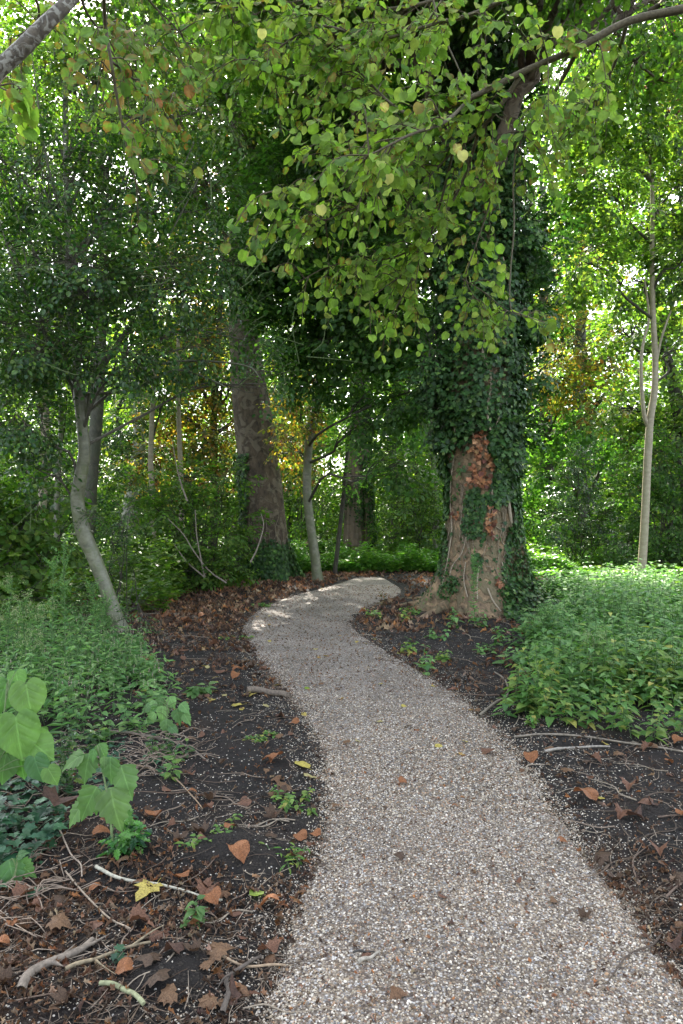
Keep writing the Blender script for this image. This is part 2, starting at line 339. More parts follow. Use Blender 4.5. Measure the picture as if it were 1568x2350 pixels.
T_PLANE = fan(mirror([(0, .1), (.12, -.02), (.3, .02), (.5, .08), (.42, .2), (.6, .38), (.45, .4), (.36, .5), (.42, .68), (.24, .66), (.16, .8), (0, 1.05)]), fold=.25, droop=.3, wav=.05)
T_MAPLE = fan(mirror([(0, .1), (.2, .0), (.45, .1), (.35, .25), (.55, .5), (.3, .5), (.22, .62), (.25, .78), (0, 1.05)]), fold=.1, droop=.15)
T_CURL = fan(mirror([(0, .1), (.3, .02), (.42, .2), (.3, .36), (.38, .6), (.2, .66), (0, 1.0)]), fold=.9, droop=.6, wav=.12)
def bigleaf(n=20, heart=.12, wave=.04, serr=.02, fold=.12, droop=.25, rings=4, wfac=1.0, tip=.0):
    """large leaf with veins as relief: polar grid"""
    th = np.linspace(0, 2 * np.pi, n * 2, endpoint=False)
    V = [(0, .25, 0)]; E = [0]
    for r in range(1, rings + 1):
        f = r / rings
        for k, t in enumerate(th):
            rad_ = .5 * (1 + (serr if (k % 2 and r == rings) else 0))
            x = math.sin(t) * rad_ * wfac * 1.02; yy = .5 - math.cos(t) * rad_
            if abs(x) < .16 and yy < .25: yy += heart * (1 - abs(x) / .16)
            if yy > .7: x *= 1 - tip * (yy - .7) / .3
            x = x * f; yy = .25 + (yy - .25) * f
            z = fold * abs(x) - droop * yy * yy - .1 * droop * x * x + wave * f * f * math.sin(t * 5 + r) * .5
            ang = math.atan2(x, yy - .1); z += -.014 * math.cos(ang * 9) * f
            V.append((x, yy, z)); E.append(f if r == rings else 0)
    m = n * 2; Fc = []
    tri = [(0, 1 + k, 1 + (k + 1) % m) for k in range(m)]
    quad = [(1 + (r - 1) * m + k, 1 + r * m + k, 1 + r * m + (k + 1) % m, 1 + (r - 1) * m + (k + 1) % m) for r in range(1, rings) for k in range(m)]
    tris = tri + [(a, b, c) for a, b, c, d in quad] + [(a, c, d) for a, b, c, d in quad]
    V = np.array(V); ang = np.abs(np.arctan2(V[:, 0], V[:, 1] - .02)); vein = np.exp(-((ang[:, None] - np.array([0, .5, 1.0, 1.6, 2.3])[None]) / .055) ** 2).max(1) * (1 - .5 * np.array([0] + [r_ / rings for r_ in range(1, rings + 1) for _ in range(n * 2)]))
    return V, np.array(tris), np.array(E), vein
def relief(half, n=26, rings=6, serr=.02, fold=.12, droop=.25, wave=.03, hub=(0, .2), nv=4):
    o = mirror(half); L = np.vstack([o, o[:1]]); cum = np.concatenate([[0], np.cumsum(np.linalg.norm(np.diff(L, axis=0), axis=1))])
    t_ = np.linspace(0, cum[-1], n * 2, endpoint=False); P = np.column_stack([np.interp(t_, cum, L[:, 0]), np.interp(t_, cum, L[:, 1])])
    c = np.array(hub); P = c + (P - c) * (1 + serr * np.where(np.arange(n * 2) % 2, 1, -1))[:, None]
    V = [c[None]] + [c + (P - c) * (k / rings) for k in range(1, rings + 1)]; V = np.vstack(V); m = n * 2
    E = np.concatenate([[0], np.repeat([0] * (rings - 1) + [1], m)])
    x, y = V[:, 0], V[:, 1]
    # pinnate veins: lines leaving the midrib at 50 degrees
    ph_ = (y - .8 * np.abs(x)) * (nv + .5) + .1; dv = np.abs(ph_ - np.round(ph_)); vein = np.maximum(np.exp(-(x / .018) ** 2) * .9, np.exp(-(dv / .07) ** 2) * .45)
    z = fold * np.abs(x) * (1 + .2 * np.cos(y * 7)) - droop * y * y - .35 * x * x + wave * np.sin(x * 11 + y * 5) * np.abs(x) * 2 - .02 * np.exp(-(dv / .12) ** 2)
    tri = [(0, 1 + k, 1 + (k + 1) % m) for k in range(m)]
    quad = [(1 + (q - 1) * m + k, 1 + q * m + k, 1 + q * m + (k + 1) % m, 1 + (q - 1) * m + (k + 1) % m) for q in range(1, rings) for k in range(m)]
    return np.column_stack([V, z]), np.array(tri + [(a, b, c_) for a, b, c_, d in quad] + [(a, c_, d) for a, b, c_, d in quad]), E, vein * .55
T_BIG = relief([(0, .08), (.06, -.02), (.2, -.08), (.36, -.01), (.47, .15), (.5, .33), (.47, .52), (.38, .68), (.25, .82), (.1, .95), (0, 1.05)], n=40, rings=10, serr=.014)
T_BIG2 = relief([(0, 0), (.10, .01), (.27, .07), (.42, .17), (.35, .24), (.44, .36), (.33, .42), (.37, .55), (.25, .60), (.26, .73), (.13, .78), (.08, .92), (0, 1.06)], n=34, rings=9, serr=.006, fold=.22, droop=.3, nv=3.5)

def frames(d, up=None, roll=None):
    """rotation matrices with columns X, Y=d, Z ~ up"""
    d = np.asarray(d, float); d = d / (np.linalg.norm(d, axis=1)[:, None] + 1e-9)
    if up is None: up = np.array([[0, 0, 1.]])
    up = np.broadcast_to(up, d.shape) + 1e-3 * np.array([.3, .5, 0])
    x = np.cross(d, up); x /= np.linalg.norm(x, axis=1)[:, None] + 1e-9
    z = np.cross(x, d)
    if roll is not None:
        c, s_ = np.cos(roll)[:, None], np.sin(roll)[:, None]
        x, z = c * x + s_ * z, c * z - s_ * x
    return np.stack([x, d, z], -1)
PAL = {
 'dark': [((.042, .098, .022), 5), ((.06, .13, .026), 4), ((.09, .17, .03), 2)],
 'mid': [((.06, .125, .022), 4), ((.09, .165, .028), 4), ((.135, .205, .032), 2)],
 'bright': [((.08, .15, .03), 4), ((.12, .20, .035), 4), ((.19, .25, .045), 3), ((.05, .10, .025), 2)],
 'autumn': [((.07, .12, .03), 4), ((.14, .17, .035), 4), ((.30, .24, .05), 4), ((.30, .16, .04), 2), ((.20, .08, .025), 1.2)],
 'hazel': [((.16, .26, .045), 5), ((.21, .33, .055), 5), ((.28, .37, .075), 3), ((.10, .185, .04), 2), ((.3, .30, .09), .12)],
 'hazelA': [((.11, .20, .045), 5), ((.14, .235, .05), 5), ((.18, .24, .06), 2), ((.25, .15, .07), .3)],
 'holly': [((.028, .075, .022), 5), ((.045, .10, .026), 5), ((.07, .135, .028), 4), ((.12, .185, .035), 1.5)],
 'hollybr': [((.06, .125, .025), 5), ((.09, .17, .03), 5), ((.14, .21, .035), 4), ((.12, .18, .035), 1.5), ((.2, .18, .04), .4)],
 'ivy': [((.024, .062, .017), 5), ((.036, .086, .022), 5), ((.055, .12, .028), 4), ((.10, .17, .04), 1.6)],
 'ivyg': [((.03, .08, .045), 5), ((.04, .10, .05), 5), ((.055, .12, .06), 2)],
 'nettle': [((.11, .22, .07), 5), ((.15, .28, .09), 5), ((.20, .33, .11), 3), ((.07, .16, .055), 2)],
 'nettley': [((.10, .21, .05), 5), ((.17, .26, .06), 4), ((.32, .33, .08), 1.2)],
 'herb': [((.10, .20, .07), 5), ((.15, .27, .09), 5), ((.20, .32, .12), 3)],
 'dry': [((.15, .08, .045), 5), ((.22, .125, .07), 4), ((.08, .048, .032), 7), ((.30, .21, .135), 2.5), ((.26, .115, .045), 2)],
 'rust': [((.30, .13, .055), 5), ((.22, .09, .04), 4), ((.40, .22, .11), 3), ((.12, .05, .03), 2)],
 'yellow': [((.42, .32, .08), 4), ((.36, .31, .12), 3), ((.36, .22, .07), 2)],
 'copper': [((.10, .03, .02), 5), ((.2, .05, .03), 4), ((.3, .12, .05), 3), ((.06, .05, .02), 3)],
 'verge': [((.08, .18, .04), 5), ((.11, .23, .045), 5), ((.16, .28, .05), 3)],
}
def pick(pal, n, jit=.18):
    cs = np.array([c for c, w in PAL[pal]]); w = np.array([w for c, w in PAL[pal]], float); w /= w.sum()
    c = cs[rng.choice(len(cs), n, p=w)]
    return c * R(1 - jit, 1 + jit, (n, 1)) * R(.93, 1.07, (n, 3))
def stamp(g, tpl, pos, Rm, sc_, col, edge_col=None, edge_p=0, xs=None, m=0):
    V, Fc, E = tpl[:3]; N = len(pos)
    if N == 0: return
    Vt = np.broadcast_to(V, (N,) + V.shape)
    if xs is not None: Vt = Vt * np.stack([xs, np.ones(N), np.ones(N)], -1)[:, None, :]
    P = np.einsum('nij,nkj->nki', Rm, Vt) * np.asarray(sc_).reshape(-1, 1, 1) + pos[:, None, :]
    C = np.repeat(col[:, None, :], len(V), 1)
    if len(tpl) > 3: C = C * (1 + .9 * tpl[3])[None, :, None] + .03 * tpl[3][None, :, None]
    if edge_col is not None:
        w = (rng.random((N, 1)) < edge_p) * R(.3, 1, (N, 1)) * (E[None] > .5) * (rng.random((N, len(V))) < .7)
        C = C * (1 - w[..., None]) + np.array(edge_col) * w[..., None]
    Fg = (Fc[None] + (np.arange(N) * len(V))[:, None, None]).reshape(-1, Fc.shape[1])
    g.add(P.reshape(-1, 3), Fg, C.reshape(-1, 3), m)
def unit(a): return a / (np.linalg.norm(a, axis=-1, keepdims=True) + 1e-9)

def spray_tpl(nl=16, ls=.22, width=.5, flat=.25, seed=0):
    """leaf poses of a twig of unit length along +Y"""
    r = np.random.default_rng(seed)
    p, d, s_, roll = [], [], [], []
    tips = [(np.array([0, 0, 0.]), np.array([0, 1., 0]), 1.0)]
    for k in range(3):
        sgn = -1 if k % 2 else 1
        y0 = .2 + .22 * k
        tips.append((np.array([0, y0, 0]), unit(np.array([sgn * width * 1.3, .8, r.uniform(-flat, flat)])), .55 - .1 * k))
    tot = sum(t[2] for t in tips)
    for o, dr, L in tips:
        n = max(2, int(round(nl * L / tot)))
        for k in range(n):
            f = (k + 1) / n; sgn = -1 if k % 2 else 1
            side = np.cross(dr, [0, 0, 1.])
            ld = unit(dr * r.uniform(.3, .9) + side * sgn * r.uniform(.5, 1) + np.array([0, 0, r.uniform(-.7, .15)]))
            if k == n - 1: ld = unit(dr + np.array([0, 0, -.4]))
            p.append(o + dr * L * f + np.array([0, 0, -.06 * f * f])); d.append(ld); s_.append(ls * r.uniform(.65, 1.15)); roll.append(r.uniform(-.5, .5))
    p, d = np.array(p), np.array(d)
    return p, frames(d, roll=np.array(roll)), np.array(s_)
SPR = [spray_tpl(seed=k) for k in range(6)]
SPRS = [spray_tpl(nl=12, ls=.17, seed=10 + k) for k in range(6)]
SPRD = [spray_tpl(nl=26, ls=.17, width=.7, seed=20 + k) for k in range(6)]
def twig3(g, a, b, r0, r1, C=(.06, .05, .035)):
    """many 3-sided twigs at once, from points a to b with a small bend"""
    N = len(a)
    if N == 0: return
    d = unit(b - a); Rm = frames(d)
    th = np.array([0, 2.1, 4.2]); c = np.stack([np.cos(th), 0 * th, np.sin(th)], -1)
    mid = (a + b) / 2 + np.linalg.norm(b - a, axis=1)[:, None] * R(-.08, .08, (N, 3))
    r0 = np.broadcast_to(r0, (N,)); r1 = np.broadcast_to(r1, (N,))
    ring = lambda p, r: p[:, None] + np.einsum('nij,kj->nki', Rm, c) * r[:, None, None]
    V = np.concatenate([ring(a, r0), ring(mid, (r0 + r1) / 2), ring(b, r1)], 1)
    Fq = np.array([(l * 3 + k, l * 3 + (k + 1) % 3, l * 3 + 3 + (k + 1) % 3, l * 3 + 3 + k) for l in range(2) for k in range(3)])
    g.add(V.reshape(-1, 3), (Fq[None] + (np.arange(N) * 9)[:, None, None]).reshape(-1, 4), C)
def sprays(gl, gw, A, D, size, pal, tpl=T_HX, spr=None, up=None, edge=None, edge_p=0, jit=.18, wood=(.06, .05, .035), wr=.006):
    """leafy sprays at anchors A pointing along D"""
    spr = spr or SPR
    N = len(A)
    if N == 0: return
    Rm = frames(D, up=up, roll=R(-.5, .5, N)); size = np.broadcast_to(size, (N,)) * R(.75, 1.25, N)
    which = rng.integers(len(spr), size=N); base = R(.8, 1.2, N)
    for k, (p, r_, s_) in enumerate(spr):
        q = np.where(which == k)[0]
        if not len(q): continue
        pos = A[q][:, None] + np.einsum('nij,kj->nki', Rm[q], p) * size[q][:, None, None]
        rr = np.einsum('nij,kjl->nkil', Rm[q], r_)
        sz = size[q][:, None] * s_[None]
        n_ = len(q) * len(p)
        col = pick(pal, n_, jit) * np.repeat(base[q], len(p))[:, None]
        stamp(gl, tpl, pos.reshape(-1, 3), rr.reshape(-1, 3, 3), sz.ravel(), col, edge, edge_p)
    if gw is not None:
        twig3(gw, A, A + Rm[:, :, 1] * size[:, None] * .9, wr, wr * .3, wood)

def in_ell(n, c, r, pw=2.4):
    d = unit(rng.normal(size=(n, 3))); q = rng.random(n) ** (1 / pw)
    return np.array(c) + d * q[:, None] * np.array(r), d
def limb(g, a, b, r0, r1, sides=7, bend=.12, C=(.1, .09, .07), n=9, sag=.0):
    a = np.array(a, float); b = np.array(b, float); L = np.linalg.norm(b - a)
    m1 = a + (b - a) * .33 + R(-1, 1, 3) * L * bend + np.array([0, 0, L * .08])
    m2 = a + (b - a) * .66 + R(-1, 1, 3) * L * bend + np.array([0, 0, L * .06])
    P = smooth_path([a, m1, m2, b], n); P[:, 2] -= sag * np.linspace(0, 1, n) ** 2
    tube(g, P, np.linspace(r0, r1, n), sides, C)
    return P
def foliage_clump(gl, gw, root, c, r, na, size, pal, tpl=T_HX, spr=None, r0=.05, nsub=8, down=.25, **kw):
    """one limb from root to the clump centre, sub-branches, leafy sprays around them"""
    P = limb(gw, root, c, r0, r0 * .35)
    pts = [P[-1]]
    for k in range(nsub):
        e, _ = in_ell(1, c, np.array(r) * .8, 4)
        s_ = P[rng.integers(len(P) // 2, len(P))]
        Q = limb(gw, s_, e[0], r0 * .4, r0 * .12, sides=4, n=6)
        pts += list(Q[2:])
    pts = np.array(pts)
    A, d = in_ell(na, c, r)
    # pull anchors towards the nearest branch so foliage sits on wood
    dd = ((A[:, None] - pts[None]) ** 2).sum(-1).argmin(1)
    A = A * .72 + pts[dd] * .28
    D = d + R(-.6, .6, (na, 3)) + np.array([0, 0, -down])
    twig3(gw, pts[dd], A, r0 * .12, .004)
    sprays(gl, gw, A, D, size, pal, tpl, spr, **kw)

def trunk_from_px(spec, y0, y1=None, n=60):
    """spec rows (u, v, width_px); returns centre points and radii"""
    spec = np.array(spec, float); m = len(spec)
    ys_ = np.linspace(y0, y0 if y1 is None else y1, m)
    P = np.array([W(u, v, yy) for (u, v, w), yy in zip(spec, ys_)])
    r = spec[:, 2] * .5 / F * ys_
    PP = smooth_path(P, n); rr = np.interp(np.linspace(0, m - 1, n), np.arange(m), r)
    return PP, rr
def seat(P):                                       # start the trunk just under the ground
    P = P.copy(); g0 = float(gh(P[0, 0], P[0, 1])); P[0, 2] = g0 - .12
    return P
exec_parts = []

# ================================================================== TREES
def cl(u, v, y, ru, rv, na, yr=None):
    c = W(u, v, y); return c, (ru / F * y, yr or .5 * (ru + rv) / F * y, rv / F * y), na
def flare(amount, height, phase=0., n=5, extra=0.):
    def f(rr, th, P):
        z = P[:, 2] - P[0, 2]
        w = np.exp(-np.clip(z - .1, 0, None) / height)[:, None]
        lob = (.55 + .45 * np.cos(n * (th + phase) + .8 * np.sin(2 * th)))[None]
        flute = 1 + extra * np.cos(n * (th + phase))[None] * np.exp(-z / (height * 5))[:, None]
        return rr * (1 + amount * w * lob) * flute
    return f
def make_trunk(spec, y0, y1, mat, parent, n=80, sides=24, rough=.1, fl=(.35, .3), extra=.04, phase=0., name='trunk', wk=1.0):
    P, r = trunk_from_px(spec, y0, y1, n); r = r * wk; P = seat(P)
    g = Geo(); V = tube(g, P, r, sides, (.2, .2, .2), rough=rough, lobes=flare(fl[0], fl[1], phase, 5, extra))
    g.build(name, M[mat], parent, smooth=True)
    return P, r, V
def near_root(P, c, drop=1.0):
    k = np.argmin(np.abs(P[:, 2] - (c[2] - drop))); return P[k]
def crown_parts(root, P, clumps, size, pal, leafm, woodm, tpl=T_HX, spr=None, r0=.06, drop=1.2, wood=(.1, .085, .065), kind_leaf='foliage', nsub=8, dm=1.5, **kw):
    gl, gw = Geo(), Geo()
    for (c, r, na) in clumps:
        foliage_clump(gl, gw, near_root(P, c, drop), c, r, int(na * dm), size, pal, tpl, spr, r0=r0, wood=wood, nsub=nsub, **kw)
    gw.build('branches', M[woodm], root, smooth=True)
    gl.build(kind_leaf, M[leafm], root)

def surf_sample(V, n, zmin=-9, zmax=99):
    """random points + outward normals on a tube grid V (rings, sides, 3)"""
    nr, ns, _ = V.shape
    C = V.mean(1)
    lo = np.searchsorted(C[:, 2], zmin); hi = min(np.searchsorted(C[:, 2], zmax), nr - 1)
    a = R(lo, hi - .001, n); b = R(0, ns, n)
    i = a.astype(int); f = (a - i)[:, None]; j = b.astype(int) % ns; h = (b - b.astype(int))[:, None]; j2 = (j + 1) % ns
    p = (V[i, j] * (1 - f) + V[i + 1, j] * f) * (1 - h) + (V[i, j2] * (1 - f) + V[i + 1, j2] * f) * h
    cc = C[i] * (1 - f) + C[i + 1] * f
    nrm = p - cc; nrm[:, 2] = 0
    return p, unit(nrm)
def proj(p): return U0 + p[:, 0] / p[:, 1] * F, V0 - (p[:, 2] - H) / p[:, 1] * F
def on_trunk(V, u, v, off=.02):
    """point of the camera-facing trunk surface at a pixel"""
    S = V.reshape(-1, 3); C = np.repeat(V.mean(1), V.shape[1], 0)
    pu, pv = proj(S); front = S[:, 1] < C[:, 1] + .12
    d = (pu - u) ** 2 + (pv - v) ** 2 + (~front) * 1e6
    ks = np.argsort(d)[:4]; w = 1 / (d[ks] + 4); p = (S[ks] * w[:, None]).sum(0) / w.sum()
    n_ = unit((S - C)[ks[0]] * np.array([1, 1, 0])); return p + n_ * off
def inell(u, v, L):
    m = np.zeros(len(u), bool)
    for (cu, cv, ru, rv) in L: m |= ((u - cu) / ru) ** 2 + ((v - cv) / rv) ** 2 < 1
    return m
def ivy_on(gl, p, nrm, off, size, pal='ivy', tpl=T_IVY, mat=0, hang=.75):
    n = len(p)
    d = np.column_stack([R(-.6, .6, n), R(-.6, .6, n), -np.ones(n) * hang + R(-.4, .5, n)]) + nrm * .25
    d = unit(d); up = unit(nrm + R(-.45, .45, (n, 3)) + np.array([0, 0, .35]))
    stamp(gl, tpl, p + nrm * off[:, None], frames(d, up=up), size, pick(pal, n, .25), m=mat)

# ---- A: massive ivy-clad plane tree right of the path
A = thing('plane_tree', (2.38, 11.5, 0), 'massive plane tree with flared mottled tan base and thick ivy, right of the path', 'tree')
PA, rA, VA = make_trunk([(1098, 1402, 178), (1100, 1330, 172), (1105, 1240, 158), (1105, 1130, 148), (1100, 1020, 144), (1098, 900, 144), (1102, 760, 140), (1108, 620, 134), (1106, 450, 124), (1092, 250, 112), (1080, 40, 100), (1072, -250, 88), (1066, -600, 60), (1060, -800, 30)], 11.5, 11.5, 'plane_bark', A, n=360, sides=112, rough=.16, fl=(.85, .42), extra=.06, phase=.35)
p, nr = surf_sample(VA, 78000, -.1, 10.5); u, v = proj(p)
front = nr[:, 1] < .35
bare = inell(u, v, [(1056, 1085, 34, 60), (1048, 1180, 32, 85), (1120, 1195, 22, 26), (1062, 1262, 48, 50), (1090, 1340, 46, 80), (1050, 1350, 50, 60), (1120, 1370, 26, 50), (1150, 1200, 16, 46), (1132, 1262, 26, 44), (1120, 1130, 10, 18), (1165, 1180, 10, 30), (1080, 1400, 45, 30)])
patch = inell(u, v, [(1098, 1160, 30, 45), (1085, 1205, 22, 30), (1040, 1340, 16, 22), (1028, 1100, 12, 90), (1020, 1280, 14, 80), (1095, 1290, 12, 22), (1024, 1360, 14, 30)])
dead = inell(u, v, [(1100, 1020, 20, 34), (1108, 1075, 24, 46), (1088, 1105, 16, 12), (1125, 1195, 12, 40), (1048, 1180, 12, 9), (1138, 1335, 12, 12)]) & front
dens = np.where(v < 1030, 1.0, .8); dens = np.where((v >= 1030) & (u < 1060), .25, dens)
dens = np.where(u > 1148, 1.05, dens); dens = np.where((u < 1045) & (v > 1040), .45, dens)
dens *= np.clip(.75 + fbm(np.arctan2(nr[:, 1], nr[:, 0]) * 2.2, p[:, 2] * 1.6, 3, 77) * 2.2, .15, 1.3) + (v < 1000) * .4
dens = np.where(bare & front, .03, dens); dens = np.where(patch & front, .8, dens); dens = np.where(dead, 0, dens)
keep = rng.random(len(p)) < dens * np.where(p[:, 2] < 2.8, .75, .55)
p1, n1 = p[keep], nr[keep]; z = p1[:, 2]
off = np.where(z < 2.2, R(.01, .06, len(z)), R(.03, .34, len(z)) * np.clip((z - 1.2) / 2.5, .3, 1))
gl = Geo(); big = np.clip(.55 + (z - .4) / 4, .5, 1)
ivy_on(gl, p1, n1, off, R(.04, .10, len(z)) * big)
gl.build('ivy_leaves', M['ivy'], A)
q, nq = surf_sample(VA, 9000, .3, 4); uq, vq = proj(q); k = inell(uq, vq, [(1100, 1020, 20, 34), (1108, 1075, 24, 46), (1088, 1105, 16, 12), (1125, 1195, 10, 40), (1048, 1180, 12, 9), (1140, 1335, 11, 11)]) & (nq[:, 1] < .1)
k &= rng.random(len(k)) < .42
gl = Geo(); ivy_on(gl, q[k], nq[k], R(.02, .09, k.sum()), R(.05, .11, k.sum()), 'rust', T_IVY); gl.build('dead_ivy_leaves', M['dry'], A)['label'] = 'curled orange-brown dead ivy leaves'
gw = Geo()
VIN = [([(1133, 960), (1128, 1010), (1132, 1050), (1128, 1100), (1130, 1140), (1124, 1170), (1124, 1200), (1130, 1225), (1145, 1242)], 4.2),
       ([(1168, 1100), (1166, 1150), (1170, 1190), (1172, 1215), (1168, 1240)], 9), ([(1160, 990), (1156, 1040), (1165, 1100)], 5),
       ([(1112, 1000), (1118, 1030), (1124, 1050)], 7), ([(1085, 985), (1092, 1010), (1105, 1030)], 4), ([(1060, 985), (1048, 1020), (1040, 1080), (1036, 1150), (1040, 1210), (1034, 1260), (1020, 1330), (1005, 1380)], 3.5),
       ([(1078, 1180), (1072, 1230), (1062, 1270), (1040, 1300), (1032, 1350)], 3), ([(1100, 1300), (1094, 1340), (1098, 1375)], 3), ([(1150, 1290), (1158, 1320), (1152, 1345)], 4),
       ([(1120, 1350), (1132, 1380), (1150, 1402)], 4), ([(1070, 1290), (1066, 1330), (1074, 1370)], 3), ([(1112, 760), (1106, 820), (1120, 880), (1112, 940), (1118, 990)], 6), ([(1140, 600), (1150, 660), (1136, 720), (1145, 800)], 6), ([(1090, 560), (1100, 620), (1090, 690)], 5)]
for pts, w in VIN:
    Q = smooth_path([on_trunk(VA, a, b, .02 + (b < 1000) * .18) for a, b in pts], len(pts) * 4); tube(gw, Q, R(.8, 1.1) * w * .5 / F * 11 * np.linspace(1, .8, len(Q)), 6, (.33, .27, .19))
for k in range(70):                                   # thin climbing stems and roots at the base
    a0 = R(0, 2 * np.pi); i0 = rng.integers(5, 60); j0 = rng.integers(0, 112); path_ = []
    for s_ in range(12):
        i1 = min(i0 + s_ * rng.integers(2, 5), 350); j0 = (j0 + rng.integers(-2, 3)) % 112; c = VA[i1].mean(0); o_ = unit((VA[i1, j0] - c) * [1, 1, 0]); path_.append(VA[i1, j0] + o_ * .015)
    tube(gw, smooth_path(path_, 26), R(.004, .011) * np.linspace(1, .5, 26), 4, (.24, .19, .13))
gw.build('ivy_stems', M['twig'], A, smooth=True)
# roots running out from the foot
gw = Geo()
for th in [-2.6, -2.2, -1.75, -1.2, -.7, -.3, .4, 1.2, 2.2, 2.9]:
    L = R(.9, 1.5); ps = []
    for f in np.linspace(0, 1, 7):
        x = 2.32 + math.cos(th + f * .25) * (.5 + f * L * .8); yy = 11.5 + math.sin(th + f * .25) * (.5 + f * L * .8); ps.append((x, yy, float(sh(x, yy)) + .16 * (1 - f) ** 2 - .02))
    tube(gw, smooth_path(ps, 14), np.linspace(.13, .02, 14), 8, (.2, .16, .11), rough=.2)
gw.build('roots', M['plane_bark'], A, smooth=True)
g_ = Geo(); n = 2600; th = R(-1.5, .9, n); rr_ = .75 + 1.0 * rng.random(n) ** 1.6; x = 2.38 + np.cos(th) * rr_; y = 11.5 + np.sin(th) * rr_; z = np.maximum(gh(x, y), 0) + np.clip(1.25 - rr_, 0, .6) * R(0, 1, n) + R(.02, .12, n)
a = R(0, 6.28, n); stamp(g_, T_IVY, np.column_stack([x, y, z]), frames(np.column_stack([np.cos(th) + R(-.5, .5, n), np.sin(th) + R(-.5, .5, n), R(-1, .1, n)]), roll=R(-.4, .4, n)), R(.05, .085, n), pick('ivy', n, .3)); g_.build('ivy_skirt', M['ivy'], A)
# ivy bush around the upper trunk and the dark crown above
clA = [cl(1010, 560, 11.0, 70, 110, 70), cl(1190, 520, 11.3, 60, 130, 70), cl(1215, 700, 11.4, 55, 80, 45), cl(1160, 300, 11.2, 90, 130, 80), cl(1010, 330, 11.2, 80, 120, 70), cl(1080, 120, 11.2, 120, 130, 90),
       cl(985, 820, 11.3, 40, 90, 40), cl(1215, 860, 11.6, 40, 60, 25), cl(1240, 560, 11.8, 60, 60, 40), cl(1180, 990, 11.2, 45, 60, 30), cl(1010, 960, 11.3, 40, 50, 22)]
crown_parts(A, PA, clA, .42, 'ivy', 'ivy', 'dark_bark', tpl=T_IVY, spr=SPRD, r0=.05, drop=.3)
for k in range(1): pass
gl, gw = Geo(), Geo()
for (c, r, na) in [((.8, 12.3, 12.0), (2.4, 2.4, 1.8), 240), ((3.6, 12.5, 12.8), (2.6, 2.6, 1.8), 240), ((2.2, 14.0, 14.5), (3.4, 3, 2.2), 260), ((-.6, 11.6, 10.6), (2.0, 2.0, 1.5), 190), ((5.4, 12, 10.6), (2.0, 2, 1.6), 150), ((2.2, 9.8, 12.8), (2.5, 2.2, 1.5), 200), ((-1.6, 13.5, 14.5), (2.6, 2.4, 1.8), 200), ((.3, 9.2, 9.5), (2.5, 1.6, .8), 480), ((-2.2, 9.2, 9.7), (1.6, 1.5, .8), 200), ((2.6, 9, 9.3), (1.6, 1.5, .8), 180), ((-.4, 11.5, 12.2), (2.4, 1.8, 1.1), 260)]:  # includes dense unseen clumps added above the frame to block sun on the path
    foliage_clump(gl, gw, near_root(PA, c, 3), c, r, na, .6, 'mid', T_HX, SPR, r0=.16, nsub=12, wood=(.1, .085, .065))
gw.build('limbs', M['brown_bark'], A, smooth=True); gl.build('crown', M['leaf'], A)

# ---- B: tall plane tree left of the path
B = thing('plane_tree', (-1.75, 16.3, 0), 'tall leaning plane tree with dark brown trunk and ivy only round its foot', 'tree')
PB, rB, VB = make_trunk([(612, 1330, 96), (610, 1250, 92), (603, 1150, 88), (594, 1060, 86), (583, 970, 82), (571, 880, 74), (561, 780, 64), (556, 680, 58), (555, 560, 54), (557, 400, 50), (558, 220, 46), (560, 0, 40), (562, -300, 30), (565, -700, 12)], 16.3, 16.3, 'brown_bark', B, n=160, sides=64, rough=.12, fl=(.6, .35), extra=.05, wk=1.06)
p, nr = surf_sample(VB, 20000, -.1, 3.0); u, v = proj(p)
dens = np.clip((v - 1235) / 60, 0, 1) * .9 + (u < 572) * .3 * (v > 1040)
k = rng.random(len(p)) < dens; gl = Geo(); ivy_on(gl, p[k], nr[k], R(.02, .12, k.sum()), R(.06, .10, k.sum())); gl.build('ivy_leaves', M['ivy'], B)
gw = Geo()
for k in range(40):
    i0 = rng.integers(1, 14); j0 = rng.integers(0, 64); ps = []
    for s_ in range(9):
        i1 = i0 + s_; j0 = (j0 + rng.integers(-1, 2)) % 64; c = VB[i1].mean(0); ps.append(VB[i1, j0] + unit((VB[i1, j0] - c) * [1, 1, 0]) * .02)
    tube(gw, smooth_path(ps, 16), R(.006, .014) * np.linspace(1, .5, 16), 4, (.22, .18, .13))
gw.build('ivy_stems', M['twig'], B, smooth=True)
clB = [cl(480, 110, 16, 150, 90, 150), cl(620, 140, 15.5, 130, 110, 170), cl(720, -20, 16, 130, 110, 150), cl(420, 250, 17, 120, 100, 150), cl(660, 300, 15.6, 90, 80, 120), cl(470, 420, 16.5, 80, 80, 80), cl(620, 480, 15.3, 70, 70, 80), cl(560, 330, 15.2, 60, 60, 60)]
crown_parts(B, PB, clB, .62, 'mid', 'leaf', 'brown_bark', r0=.09, drop=2.5, dm=1.1)

